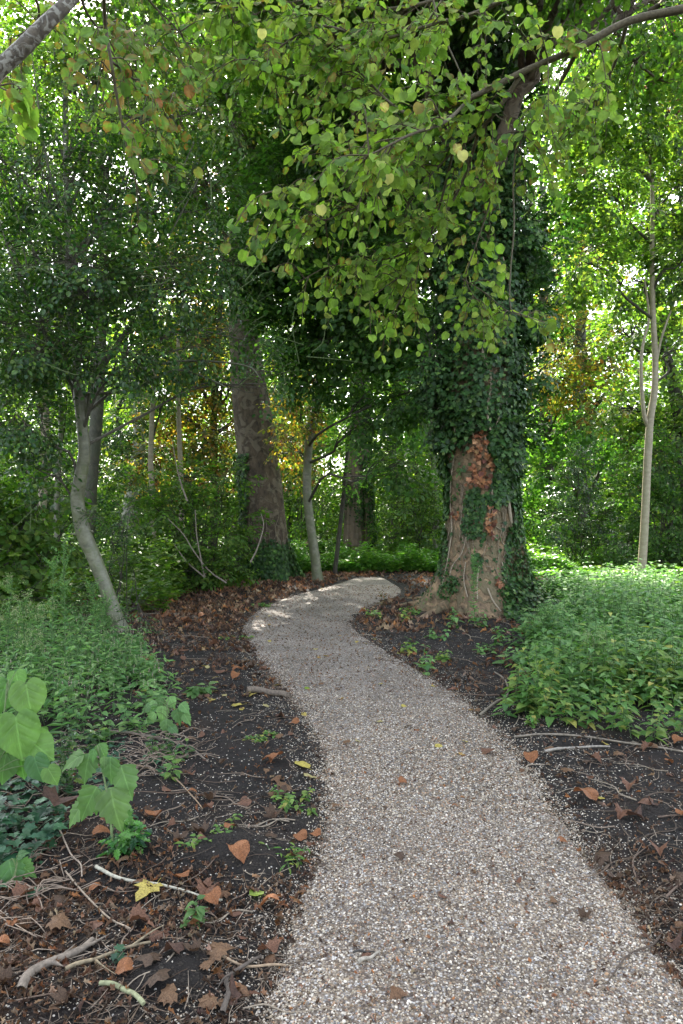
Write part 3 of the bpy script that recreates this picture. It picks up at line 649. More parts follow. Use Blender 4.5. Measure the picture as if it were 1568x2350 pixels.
# ---- C: leaning grey-barked holly
Cc = thing('holly_tree', (-2.85, 8.9, 0), 'slender kinked holly tree with smooth grey bark leaning left beside the weeds', 'tree')
PC, rC, VC = make_trunk([(284, 1470, 47), (262, 1405, 44), (240, 1340, 41), (214, 1275, 42), (196, 1235, 44), (184, 1190, 42), (178, 1140, 40), (186, 1090, 38), (194, 1040, 35), (190, 990, 33), (184, 930, 32), (178, 870, 31), (172, 800, 27), (166, 740, 24), (162, 650, 22), (158, 560, 21), (154, 450, 19), (151, 330, 17), (150, 200, 14), (148, 60, 10), (147, -80, 5)], 8.9, 8.3, 'grey_bark', Cc, n=150, sides=20, rough=.09, fl=(.5, .10), extra=0, wk=.76)
g = Geo()
for (u, v, a, L) in [(170, 1112, -1, .05), (202, 1068, 1, .03), (232, 1330, -1, .06), (172, 1228, -1, .07), (226, 1215, 1, .04), (200, 1010, 1, .03)]:      # knots and snapped stubs
    b_ = on_trunk(VC, u, v, -.01); e_ = b_ + np.array([a * L, -L * .5, L * .1]); tube(g, smooth_path([b_, (b_ + e_) / 2 + [0, 0, .005], e_], 5), [.025, .02, .017, .014, .01], 7, (.25, .24, .18), rough=.2); g.build('branch_stub', M['grey_bark'], Cc, smooth=True); g = Geo()
gl, gw = Geo(), Geo()
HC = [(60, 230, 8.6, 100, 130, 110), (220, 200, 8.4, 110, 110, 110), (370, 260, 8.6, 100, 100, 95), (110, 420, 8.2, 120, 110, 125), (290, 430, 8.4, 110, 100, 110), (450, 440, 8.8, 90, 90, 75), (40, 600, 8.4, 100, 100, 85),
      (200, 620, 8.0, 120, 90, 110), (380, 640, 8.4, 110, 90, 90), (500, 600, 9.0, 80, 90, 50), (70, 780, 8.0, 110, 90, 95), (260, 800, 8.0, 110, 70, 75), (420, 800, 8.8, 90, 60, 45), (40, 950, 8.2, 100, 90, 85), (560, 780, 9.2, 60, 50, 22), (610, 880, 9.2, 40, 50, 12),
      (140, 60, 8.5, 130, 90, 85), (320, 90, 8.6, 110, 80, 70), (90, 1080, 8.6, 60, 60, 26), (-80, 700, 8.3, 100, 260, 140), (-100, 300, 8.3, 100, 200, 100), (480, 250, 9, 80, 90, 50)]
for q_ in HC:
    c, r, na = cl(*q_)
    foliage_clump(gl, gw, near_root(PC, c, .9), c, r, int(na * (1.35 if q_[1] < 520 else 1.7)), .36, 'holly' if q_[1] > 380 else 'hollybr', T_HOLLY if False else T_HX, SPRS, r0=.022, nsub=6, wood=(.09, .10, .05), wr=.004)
for k in range(240):                                   # long green whippy shoots
    b_ = PC[rng.integers(70, 140)]; c, r, na = cl(*HC[rng.integers(len(HC))]); s_ = c + R(-.8, .8, 3)
    e_ = s_ + np.array([R(-.7, .9), R(-.5, .5), R(-.2, 1.1)]); Q = smooth_path([s_, (s_ + e_) / 2 + R(-.12, .12, 3), e_], 8)
    tube(gw, Q, np.linspace(R(.005, .009), .002, 8), 4, (.10, .14, .05))
for k in range(14):                                    # upright main shoots off the stem
    b_ = PC[rng.integers(62, 120)]; e_ = b_ + np.array([R(-1.3, 1.5), R(-.7, .5), R(1.6, 3.2)]); tube(gw, smooth_path([b_, b_ + (e_ - b_) * [.6, .6, .4], e_], 14), np.linspace(.022, .006, 14), 5, (.12, .12, .08))
for pts in [[(185, 905), (300, 895), (400, 850), (480, 870), (540, 900)], [(178, 860), (290, 852), (420, 828), (560, 838), (600, 870)], [(168, 760), (260, 700), (330, 620), (400, 520), (470, 380)], [(160, 640), (250, 560), (370, 470), (460, 300)]]:
    Q = smooth_path([W(a, b, 8.6) for a, b in pts], 24); tube(gw, Q, np.linspace(.022, .006, 24), 5, (.12, .12, .08))
gw.build('branches', M['twig'], Cc, smooth=True); gl.build('foliage', M['holly'], Cc)
# the little tuft growing on the knee of the stem
gl, gw = Geo(), Geo(); c, r, na = cl(215, 1185, 8.65, 30, 14, 14); foliage_clump(gl, gw, near_root(PC, c, .1), c, r, na, .2, 'holly', T_HOLLY, SPRS, r0=.01, nsub=3, wr=.003)
gw.build('side_shoot', M['twig'], Cc, smooth=True); gl.build('side_shoot_leaves', M['holly'], Cc)

# ---- D: slim mid tree standing on the far edge of the path
D = thing('sycamore_tree', (-.6, 15.8, 0), 'slim smooth-barked tree curving left at the far edge of the path', 'tree')
PD, rD, VD = make_trunk([(729, 1336, 31), (722, 1270, 29), (712, 1200, 27), (705, 1130, 26), (706, 1060, 25), (712, 1000, 26), (722, 940, 25), (734, 870, 23), (742, 780, 21), (748, 680, 19), (752, 560, 17), (756, 400, 14), (760, 200, 10), (764, 0, 6)], 15.8, 15.2, 'grey_bark', D, n=100, sides=18, rough=.08, fl=(.4, .10), extra=0, wk=.76)
clD = [cl(600, 640, 13.5, 70, 60, 80), cl(690, 560, 13.3, 90, 70, 120), cl(800, 480, 13, 90, 80, 130), cl(900, 380, 13, 90, 90, 130), cl(760, 330, 13.5, 100, 90, 140), cl(660, 760, 13.8, 70, 60, 75), cl(770, 680, 13.2, 90, 70, 120), cl(880, 590, 12.9, 80, 80, 110), cl(880, 760, 13, 80, 70, 90), cl(940, 900, 13, 50, 60, 45), cl(700, 850, 14, 55, 50, 42), cl(800, 870, 14.3, 60, 45, 34), cl(860, 960, 14, 45, 40, 26), cl(950, 700, 12.8, 50, 80, 60), cl(640, 430, 14, 80, 70, 80), cl(600, 520, 13.6, 60, 60, 50), cl(850, 180, 13.5, 130, 90, 150), cl(690, 200, 14, 110, 80, 110), cl(560, 600, 13, 50, 50, 25), cl(780, 780, 13.2, 60, 50, 40), cl(920, 1060, 13.6, 40, 50, 20)]
crown_parts(D, PD, clD, .52, 'dark', 'leaf', 'dark_bark', tpl=T_HX, spr=SPR, r0=.035, drop=.8)
clD2 = [cl(690, 950, 15, 60, 60, 40), cl(650, 1010, 15.5, 40, 40, 16)]
crown_parts(D, PD, clD2, .4, 'autumn', 'leaf_bg', 'dark_bark', r0=.02, drop=.5, kind_leaf='autumn_foliage')

# ---- thin dark sapling crossing the far tree
S = thing('sapling', (-.19, 17.3, 0), 'very thin dark-barked sapling leaning right just in front of the rough twin trunk', 'tree')
PS, _, _ = make_trunk([(768, 1316, 11), (777, 1240, 10), (786, 1160, 10), (792, 1090, 8.5), (800, 1020, 8), (815, 960, 7), (830, 900, 6), (842, 830, 5), (850, 760, 3)], 17.3, 17.0, 'dark_bark', S, n=50, sides=9, rough=.08, fl=(.3, .08), extra=0)
crown_parts(S, PS, [cl(800, 1010, 17, 40, 40, 14), cl(760, 930, 17, 50, 40, 22), cl(850, 830, 17, 60, 50, 30), cl(810, 1100, 16.8, 25, 30, 8)], .42, 'verge', 'leaf_bg', 'dark_bark', r0=.012, drop=.3)

# ---- far rough twin-trunk tree
Tt = thing('redwood_tree', (.5, 21.8, 0), 'big twin trunk with furrowed reddish bark and patchy ivy, beyond the path', 'tree')
PT, _, VT = make_trunk([(814, 1292, 50), (815, 1200, 46), (816, 1100, 42), (820, 1000, 38), (824, 900, 33), (828, 780, 27), (830, 600, 22), (832, 300, 12)], 21.8, 21.8, 'furrow_bark', Tt, n=70, sides=40, rough=.3, fl=(.25, .3), extra=.1)
PT2, _, VT2 = make_trunk([(850, 1284, 24), (849, 1220, 22), (845, 1150, 20), (842, 1080, 18), (842, 980, 14), (846, 880, 10)], 21.6, 21.9, 'furrow_bark', Tt, n=50, sides=24, rough=.3, fl=(.3, .2), extra=.1)
gl = Geo()
for V_, q_ in ((VT, 9000), (VT2, 5000)):
    p, nr = surf_sample(V_, q_, .1, 6); u, v = proj(p); k = rng.random(len(p)) < np.clip(.35 + 1.6 * fbm(u / 30, v / 60, 3, 90) + (u > 845) * .5, 0, .9); ivy_on(gl, p[k], nr[k], R(.01, .08, k.sum()), R(.05, .09, k.sum()))
gl.build('ivy_leaves', M['ivy'], Tt)
crown_parts(Tt, PT, [cl(800, 640, 22, 120, 120, 120), cl(880, 480, 22, 130, 130, 120), cl(760, 400, 22, 130, 120, 120), cl(830, 200, 22, 150, 150, 120)], .7, 'mid', 'leaf_bg', 'dark_bark', r0=.07, drop=2)

# ---- F: right slim pale tree with a fork
Ff = thing('maple_tree', (6.85, 15.6, 0), 'slender pale tree forking at mid height, rising from the nettles at the right', 'tree')
PF, rF, VF = make_trunk([(1467, 1352, 28), (1474, 1290, 25), (1480, 1200, 23), (1484, 1110, 22), (1488, 1030, 22), (1493, 960, 21), (1502, 900, 19), (1504, 820, 17), (1499, 720, 16), (1497, 600, 14), (1498, 480, 12), (1495, 370, 10), (1490, 300, 8), (1486, 180, 5)], 15.6, 15.6, 'pale_bark', Ff, n=100, sides=18, rough=.07, fl=(.3, .1), extra=0, wk=.78)
g = Geo(); Q = smooth_path([W(a, b, 15.6) for a, b in [(1491, 985), (1480, 955), (1474, 900), (1472, 830), (1478, 780), (1490, 730), (1480, 640)]], 26); tube(g, Q, np.linspace(.055, .02, 26), 9, (.3, .28, .2), rough=.06); g.build('fork', M['pale_bark'], Ff, smooth=True); g = Geo()
Q = smooth_path([W(a, b, 15.6) for a, b in [(1503, 850), (1515, 790), (1530, 740), (1550, 690)]], 16); tube(g, Q, np.linspace(.04, .015, 16), 8, (.3, .28, .2)); g.build('side_branch', M['pale_bark'], Ff, smooth=True); g = Geo()
Q = smooth_path([W(a, b, 15.6) for a, b in [(1497, 410), (1480, 395), (1440, 385), (1425, 378)]], 12); tube(g, Q, np.linspace(.05, .02, 12), 8, (.2, .18, .12)); g.build('side_branch', M['pale_bark'], Ff, smooth=True); g = Geo()
Q = smooth_path([W(a, b, 15.6) for a, b in [(1495, 340), (1475, 300), (1470, 270)]], 10); tube(g, Q, np.linspace(.045, .02, 10), 8, (.2, .18, .12))
g.build('side_branch', M['pale_bark'], Ff, smooth=True)
clF = [cl(1420, 250, 15, 90, 90, 100), cl(1540, 260, 15.5, 90, 90, 90), cl(1370, 420, 14.5, 80, 80, 80), cl(1500, 480, 16.2, 100, 80, 85), cl(1340, 600, 14.5, 60, 70, 50), cl(1450, 640, 16.5, 70, 60, 45), cl(1580, 580, 15.5, 80, 110, 80), cl(1440, 90, 15, 100, 90, 100), cl(1320, 260, 14.5, 70, 90, 70), cl(1560, 60, 15, 90, 90, 60), cl(1560, 800, 16, 50, 60, 22), cl(1620, 420, 16, 90, 140, 80)]
crown_parts(Ff, PF, clF, .56, 'bright', 'leaf_bg', 'dark_bark', r0=.035, drop=.9)

# ---- background trees, each with a trunk where the photograph shows one
def bgtree(name, label, spec, y, bark, clumps, pal, size=.6, leafm='leaf_bg', tpl=T_HX, spr=None, drop=1.5, r0=.06, group=None, rough=.08, dm=1.5):
    x = (spec[0][0] - U0) / F * y
    t = thing(name, (x, y, 0), label, 'tree', group)
    P, r, V = make_trunk(spec, y, y, bark, t, n=60, sides=14, rough=rough, fl=(.35, .2), extra=.03)
    crown_parts(t, P, [cl(*c) for c in clumps], size, pal, leafm, 'dark_bark', tpl=tpl, spr=spr, r0=r0, drop=drop, dm=dm)
    return t
bgtree('lime_tree', 'straight olive-barked trunk hidden right behind the kinked holly stem', [(190, 1305, 34), (200, 1230, 31), (208, 1120, 30), (216, 1020, 29), (224, 930, 27), (230, 820, 24), (236, 650, 20), (244, 400, 14)], 13.5, 'olive_bark',
       [(120, 560, 13, 110, 90, 90), (280, 540, 13.5, 100, 90, 85), (60, 380, 13.5, 110, 90, 80), (240, 330, 14, 120, 90, 90), (120, 150, 14, 130, 100, 90), (330, 180, 14, 110, 90, 70), (350, 700, 14, 70, 70, 40), (90, 800, 13.5, 90, 80, 50)], 'mid', leafm='leaf', dm=.8)
bgtree('lime_tree', 'pale thin trunk standing furthest left among the hazel leaves', [(92, 1262, 22), (96, 1180, 20), (101, 1090, 19), (104, 980, 17), (106, 850, 14), (110, 600, 10)], 15, 'pale_bark',
       [(40, 820, 15, 90, 90, 60), (130, 720, 15.5, 90, 90, 60), (20, 560, 15.5, 110, 110, 80), (-60, 900, 15, 80, 120, 60), (-60, 300, 15, 120, 220, 120)], 'mid')
bgtree('ash_tree', 'leaning grey trunk between the holly stem and the hazel thicket', [(298, 1205, 42), (304, 1150, 38), (312, 1090, 33), (320, 1010, 30), (328, 900, 27), (338, 700, 22), (348, 400, 15)], 24, 'grey_bark',
       [(300, 750, 24, 120, 100, 110), (200, 500, 24, 130, 130, 120), (380, 480, 24, 120, 120, 110), (300, 250, 24, 150, 120, 120), (420, 120, 24, 130, 120, 100), (120, 250, 24, 130, 120, 100), (290, 900, 24, 90, 60, 50), (60, 60, 24, 150, 110, 110), (-60, 400, 24, 130, 200, 110)], 'bright', size=.75, drop=3, r0=.1, dm=.95)
bgtree('beech_tree', 'thin upright trunk amid yellowing leaves just left of the tall leaning plane tree', [(491, 1235, 17), (492, 1150, 17), (492, 1050, 16), (492, 950, 15), (500, 800, 13), (508, 650, 10), (512, 450, 7)], 19.5, 'dark_bark',
       [(450, 820, 19.5, 80, 70, 90), (400, 940, 19.5, 70, 70, 75), (480, 1000, 19, 70, 60, 65), (440, 1090, 19, 80, 50, 60), (500, 700, 20, 70, 80, 80), (400, 720, 20, 80, 80, 70), (480, 560, 20, 90, 80, 80), (470, 380, 20, 90, 90, 80), (400, 580, 20, 80, 80, 60), (520, 880, 19, 40, 50, 30), (670, 900, 21, 60, 80, 60), (680, 1050, 21, 50, 60, 40), (340, 1050, 19, 70, 60, 45)], 'autumn', size=.55)
bgtree('beech_tree', 'beech with sprays of orange and green leaves right of the ivy-clad plane tree', [(1262, 1272, 48), (1262, 1240, 42), (1258, 1150, 36), (1254, 1000, 30), (1250, 850, 26), (1248, 600, 20), (1244, 300, 12)], 25, 'olive_bark',
       [(1250, 850, 22, 60, 55, 70), (1330, 780, 23, 80, 70, 80), (1300, 650, 24, 90, 80, 80), (1400, 820, 23, 70, 70, 60), (1300, 900, 23, 60, 40, 40), (1380, 920, 22, 70, 50, 50), (1360, 560, 25, 100, 90, 80)], 'autumn', size=.6, dm=1.0)
bgtree('chestnut_tree', 'green broadleaf tree standing behind the glossy holly bush at the right', [(1330, 1262, 40), (1332, 1150, 34), (1328, 980, 30), (1334, 700, 24), (1340, 300, 14)], 27, 'olive_bark',
       [(1260, 1090, 23, 50, 50, 50), (1250, 1180, 23, 45, 40, 40), (1330, 980, 24, 50, 50, 45), (1240, 980, 24, 40, 50, 30), (1320, 1010, 26, 70, 50, 50), (1400, 1000, 26, 70, 60, 50), (1260, 700, 27, 90, 90, 90), (1380, 480, 27, 120, 110, 120), (1260, 430, 27, 100, 120, 100), (1300, 200, 27, 140, 120, 120), (1450, 300, 27, 120, 120, 90), (1400, 60, 27, 160, 100, 110)], 'verge', size=.75, drop=3, r0=.1)
bgtree('oak_tree', 'dark crooked limbs and trunk at the right edge behind the forked pale tree', [(1600, 1330, 44), (1590, 1200, 40), (1572, 1020, 36), (1556, 930, 30), (1538, 850, 26), (1522, 790, 22), (1510, 700, 18), (1480, 560, 12)], 19, 'dark_bark',
       [(1450, 760, 18.5, 80, 60, 40), (1540, 700, 19, 90, 70, 50), (1600, 900, 18.5, 60, 80, 60), (1510, 1010, 18.5, 70, 60, 50), (1440, 930, 19, 60, 50, 32), (1580, 520, 19, 110, 110, 80), (1480, 380, 19, 110, 90, 70), (1620, 250, 19, 120, 150, 90)], 'bright', r0=.07)
bgtree('young_beech', 'thin grey stem between the furthest left trunk and the kinked holly', [(132, 1262, 14), (130, 1180, 13), (134, 1080, 12), (140, 980, 11), (138, 850, 9), (142, 700, 6)], 16.5, 'grey_bark', [(150, 900, 16.5, 50, 60, 24), (120, 780, 16.5, 60, 60, 26)], 'mid', size=.5, r0=.03)
bgtree('young_beech', 'thin pale stem standing behind the left part of the hazel thicket', [(352, 1230, 14), (350, 1150, 13), (346, 1050, 12), (350, 950, 11), (356, 800, 8)], 17, 'pale_bark', [(360, 880, 17, 50, 50, 20)], 'mid', size=.5, r0=.03)
bgtree('young_beech', 'thin pale stem rising behind the middle of the hazel thicket', [(418, 1250, 13), (416, 1120, 12), (412, 1000, 11), (408, 880, 9), (410, 760, 7)], 18, 'pale_bark', [(420, 800, 18, 50, 50, 22)], 'autumn', size=.5, r0=.03)
bgtree('copper_beech', 'copper-leaved crown high in the top right corner', [(1720, 1290, 60), (1718, 900, 46), (1700, 500, 34), (1680, 100, 24)], 20, 'dark_bark', [(1540, 190, 19, 60, 100, 50), (1600, 60, 19, 90, 90, 60), (1650, 300, 20, 100, 120, 80)], 'copper', drop=2)
bgtree('lime_tree', 'bright green lime in the distance between twin trunk and ivy-clad plane tree', [(905, 1255, 20), (908, 1150, 18), (915, 980, 16), (920, 700, 12), (922, 300, 8)], 27, 'dark_bark',
       [(930, 900, 27, 70, 80, 70), (900, 1040, 26, 70, 60, 60), (960, 1060, 25, 50, 80, 50), (880, 700, 28, 100, 100, 80), (900, 520, 28, 90, 110, 80), (850, 300, 28, 120, 130, 100), (920, 160, 28, 110, 110, 80), (960, 1180, 24, 50, 50, 40)], 'bright', size=.75, drop=3)
bgtree('lime_tree', 'light green lime in the distance between leaning plane tree and rough twin trunk', [(668, 1245, 14), (664, 1150, 13), (668, 1050, 12), (676, 900, 10), (690, 500, 6)], 29, 'dark_bark',
       [(690, 1000, 28, 60, 70, 60), (650, 1120, 28, 50, 60, 40), (750, 1000, 29, 50, 80, 45), (660, 780, 30, 110, 100, 90), (620, 560, 30, 120, 120, 90), (760, 600, 30, 120, 120, 90), (660, 300, 30, 160, 140, 130), (780, 100, 30, 160, 120, 110), (550, 60, 30, 140, 120, 100)], 'bright', size=.8, drop=3)
bgtree('maple_tree', 'thin distant trunk left of the ivy-clad plane tree among sunlit leaves', [(1000, 1258, 14), (1001, 1150, 13), (990, 1000, 12), (984, 900, 11), (984, 700, 9)], 22, 'grey_bark',
       [(960, 960, 22, 50, 60, 40), (1010, 760, 22, 80, 80, 50), (940, 780, 22, 60, 60, 40)], 'verge', size=.6)

# ---- shrubs and bushes
def shrub(name, label, u, vb, y, clumps, pal, stems, size=.42, leafm='leaf', tpl=T_HX, spr=None, bark='dark_bark', edge=None, edge_p=0, cat='shrub', r0=.018):
    x = (u - U0) / F * y; z = float(gh(x, y))
    t = thing(name, (x, y, z), label, cat); gl, gw = Geo(), Geo()
    cls = [cl(*c) for c in clumps]
    for k in range(stems):
        c, r, _ = cls[rng.integers(len(cls))]
        b_ = np.array([x + R(-.35, .35), y + R(-.25, .25), z - .05]); e_ = c + R(-.5, .5, 3) * np.array(r); m_ = (b_ + e_) / 2 + np.array([0, 0, abs(e_[2] - b_[2]) * .2]) + R(-.15, .15, 3)
        tube(gw, smooth_path([b_, m_, e_], 14), np.linspace(R(.7, 1.2) * r0, r0 * .3, 14), 6, (.1, .085, .06))
    for (c, r, na) in cls:
        foliage_clump(gl, gw, np.array([x, y, max(z + .1, min(c[2] - .6, z + 1.0))]), c, r, na, size, pal, tpl, spr, r0=r0, nsub=6, down=.15, edge=edge, edge_p=edge_p)
    gw.build('stems', M[bark], t, smooth=True); gl.build('foliage', M[leafm], t); return t
shrub('hazel_shrub', 'wide dark green hazel thicket at the foot of the tall leaning plane tree', 450, 1345, 14.2,
      [(400, 1180, 14, 80, 70, 75), (480, 1240, 13.8, 80, 70, 80), (540, 1200, 14.6, 50, 60, 34), (360, 1270, 14, 60, 50, 55), (440, 1300, 13.6, 80, 36, 55), (520, 1295, 13.8, 60, 36, 40), (330, 1330, 13.5, 70, 34, 40), (420, 1110, 14.5, 90, 50, 50), (520, 1100, 14.5, 60, 40, 28), (330, 1130, 14.5, 60, 50, 35)], 'mid', 26, tpl=T_HX)
shrub('hazel_shrub', 'hazel bush with large round green leaves at the far left edge, behind the tall weeds', 20, 1420, 9.6,
      [(30, 1200, 9.6, 60, 60, 40), (90, 1150, 10, 60, 50, 30), (20, 1300, 9.2, 70, 60, 50), (100, 1310, 9.6, 50, 40, 26), (-60, 1150, 9.5, 90, 130, 90), (120, 1230, 10, 50, 40, 18), (60, 1370, 8.8, 60, 40, 34)], 'mid', 12, size=.4, tpl=T_HAZEL)
shrub('holly_bush', 'dark glossy holly bush in deep shade behind the holly stem at left', 130, 1270, 17.5,
      [(60, 1100, 17, 80, 80, 90), (150, 1140, 17.5, 60, 80, 75), (250, 1080, 18, 60, 90, 75), (20, 1190, 17, 70, 60, 60), (240, 1190, 18, 50, 50, 40), (-80, 1100, 17, 90, 120, 90), (120, 1000, 17.5, 100, 70, 70), (270, 960, 18, 80, 70, 60)], 'holly', 10, size=.4, leafm='holly')
shrub('holly_bush', 'glossy holly bush glittering white in the sun, behind the nettles at right', 1330, 1285, 19.5,
      [(1320, 1120, 19.5, 70, 50, 95), (1290, 1190, 19.3, 70, 50, 95), (1370, 1190, 19.3, 60, 50, 80), (1330, 1060, 19.5, 45, 40, 50), (1400, 1240, 19, 55, 34, 50), (1300, 1245, 19.3, 50, 26, 30)], 'holly', 8, size=.34, leafm='glossy', spr=SPRD)
shrub('laurel_bush', 'tall dark green bush closing the right edge behind the forked pale tree', 1540, 1330, 17.0,
      [(1450, 1130, 17.5, 40, 80, 55), (1530, 1060, 17, 60, 80, 80), (1540, 1200, 16.8, 60, 80, 85), (1600, 1130, 16.8, 70, 130, 100), (1510, 1290, 16.6, 60, 40, 45), (1440, 1240, 17.3, 40, 50, 36), (1590, 1300, 16.4, 60, 60, 60)], 'dark', 14, size=.42)
shrub('elder_bush', 'mid green bush left of the ivy-clad plane tree, in the distance by the verge', 955, 1285, 20.5,
      [(930, 1150, 20.5, 60, 60, 70), (980, 1110, 20.5, 45, 80, 70), (960, 1220, 20.3, 70, 45, 65), (900, 1230, 20.6, 45, 40, 35), (1010, 1200, 20.3, 40, 60, 45), (900, 1080, 21, 45, 60, 40)], 'mid', 12, leafm='leaf_bg')
shrub('elder_bush', 'small sunlit bush behind the slim curving tree, beside the fallen log', 690, 1285, 22,
      [(675, 1160, 22, 40, 60, 50), (745, 1150, 22.5, 40, 70, 55), (700, 1090, 22.5, 50, 50, 45), (750, 1230, 22.5, 30, 40, 25)], 'mid', 8, leafm='leaf_bg')
shrub('young_holly', 'sparse young holly with upright dark stems right beside the foot of the kinked holly tree', 322, 1455, 8.7,
      [(322, 1400, 8.7, 24, 50, 10), (300, 1420, 8.5, 20, 40, 6), (340, 1440, 8.7, 16, 30, 5)], 'holly', 8, size=.2, leafm='holly', spr=SPRS, r0=.006)
shrub('young_holly', 'tall thin young holly stems between the kinked holly and the hazel thicket', 262, 1390, 10.2,
      [(250, 1240, 10.2, 34, 60, 20), (285, 1180, 10.4, 34, 60, 20), (240, 1330, 10.2, 30, 40, 12), (285, 1290, 10.2, 24, 50, 12)], 'holly', 9, size=.26, leafm='holly', spr=SPRS, r0=.008)

t = thing('dead_branch', (-2.9, 13.2, 0), 'bare pale dead branches slanting through the front of the hazel thicket', 'branch'); g = Geo()
for pts in [[(520, 1338), (480, 1310), (445, 1265), (420, 1225), (385, 1190)], [(470, 1325), (460, 1275), (452, 1230), (448, 1170)], [(470, 1325), (430, 1290), (400, 1250)], [(575, 1290), (590, 1260), (605, 1210), (600, 1180)], [(430, 1150), (410, 1090), (395, 1010)]]:
    Q = smooth_path([W(a, b, 13.0) for a, b in pts], 16); tube(g, Q, np.linspace(.018, .007, 16), 5, (.24, .2, .16), rough=.1)
g.build('branch_fork', M['twig'], t, smooth=True)
# ---- fallen log and brick building glimpsed far off
t = thing('fallen_log', (-1.0, 21, 0), 'pale fallen log lying behind the slim curving tree', 'log')
Lg = [(-1.85, 21.2), (-1.2, 20.8), (-.5, 20.6), (.0, 20.2)]
g = Geo(); Q = smooth_path([(x, yy, float(gh(x, yy)) + h_) for (x, yy), h_ in zip(Lg, (.34, .24, .12, .05))], 24); tube(g, Q, np.linspace(.2, .12, 24), 14, (.2, .17, .12), rough=.2); g.build('trunk', M['plane_bark'], t, smooth=True)
g = Geo(); tube(g, smooth_path([Q[8], Q[8] + [.1, -.2, .35], Q[8] + [.3, -.3, .5]], 8), np.linspace(.07, .02, 8), 7, (.2, .17, .12)); g.build('branch_stub', M['plane_bark'], t, smooth=True)
def box(g, x0, x1, y0, y1, z0, z1, C=(.3, .3, .3), m=0):
    V = [(x, y, z) for x in (x0, x1) for y in (y0, y1) for z in (z0, z1)]
    g.add(V, [(0, 1, 3, 2), (4, 6, 7, 5), (0, 4, 5, 1), (2, 3, 7, 6), (0, 2, 6, 4), (1, 5, 7, 3)], C, m)
mb, N_, L_, b_ = newmat('brick_wall'); br = N_.new('ShaderNodeTexBrick'); br.inputs['Color1'].default_value = (.32, .15, .10, 1); br.inputs['Color2'].default_value = (.40, .21, .15, 1); br.inputs['Mortar'].default_value = (.42, .38, .33, 1); br.inputs['Scale'].default_value = 4.5
tc_ = N_.new('ShaderNodeTexCoord'); mp_ = N_.new('ShaderNodeMapping'); mp_.inputs['Rotation'].default_value = (rad(90), 0, 0); L_.new(tc_.outputs['Object'], mp_.inputs[0]); L_.new(mp_.outputs[0], br.inputs['Vector']); L_.new(br.outputs[0], b_.inputs['Base Color']); b_.inputs['Roughness'].default_value = .9
mr_, N_, L_, b_ = newmat('roof_tiles'); b_.inputs['Base Color'].default_value = (.16, .07, .05, 1); b_.inputs['Roughness'].default_value = .85
mg_, N_, L_, b_ = newmat('window_glass'); b_.inputs['Base Color'].default_value = (.03, .035, .04, 1); b_.inputs['Roughness'].default_value = .08
mw_, N_, L_, b_ = newmat('white_frame'); b_.inputs['Base Color'].default_value = (.7, .7, .68, 1)
t = thing('brick_building', (17, 40, 0), 'pink brick building glimpsed far off through the leaves at the right', 'building')
g = Geo(); box(g, 13, 23, 40, 47, -.5, 5.2); g.build('wall', mb, t)
g = Geo(); g.add([(12.7, 39.6, 5.25), (23.3, 39.6, 5.25), (23.3, 43.5, 8.2), (12.7, 43.5, 8.2), (12.7, 47.4, 5.25), (23.3, 47.4, 5.25)], [(0, 1, 2, 3), (3, 2, 5, 4)]); g.add([(12.7, 39.6, 5.22), (23.3, 39.6, 5.22), (23.3, 47.4, 5.22), (12.7, 47.4, 5.22)], [(0, 3, 2, 1)]); g.build('roof', mr_, t)
for wx in (14.2, 17.2, 20.4):
    g = Geo(); box(g, wx, wx + 1.1, 39.93, 39.99, 1.0, 2.4); w_ = g.build('window', mw_, t); g = Geo(); box(g, wx + .08, wx + 1.02, 39.90, 39.925, 1.08, 2.32); gp = g.build('pane', mg_, w_)
    gp.matrix_parent_inverse = w_.matrix_world.inverted() if False else gp.matrix_parent_inverse

# ---- distant woodland closing every gap: one mass nobody could count
gl, gw = Geo(), Geo()
n = 11000
yy = R(31, 50, n); xx = R(-1, 1, n) * (yy * .62 + 3); zt = 9 + 5 * vn(xx / 4, yy / 9, 61) + 9 * np.clip(vn(xx / 6., yy / 12., 62) - .3, 0, 1)
zz = rng.random(n) ** 1.3 * zt; Aa = np.column_stack([xx, yy, zz]); Dd = R(-1, 1, (n, 3)) + [0, -.3, .1]
sprays(gl, None, Aa, Dd, 1.5, 'bright', T_RH, SPR, jit=.35)
n = 2600; yy = R(27, 40, n); xx = R(-1, 1, n) * (yy * .62 + 2); zz = rng.random(n) ** 1.4 * 2.6
sprays(gl, None, np.column_stack([xx, yy, zz + .1]), R(-1, 1, (n, 3)) + [0, -.2, .3], 1.0, 'mid', T_RH, SPR, jit=.3)
w_ = gl.build('distant_woodland', M['leaf_bg']); tag(w_, 'sunlit green woodland closing off the background behind all the trees', 'woodland', kind='stuff')

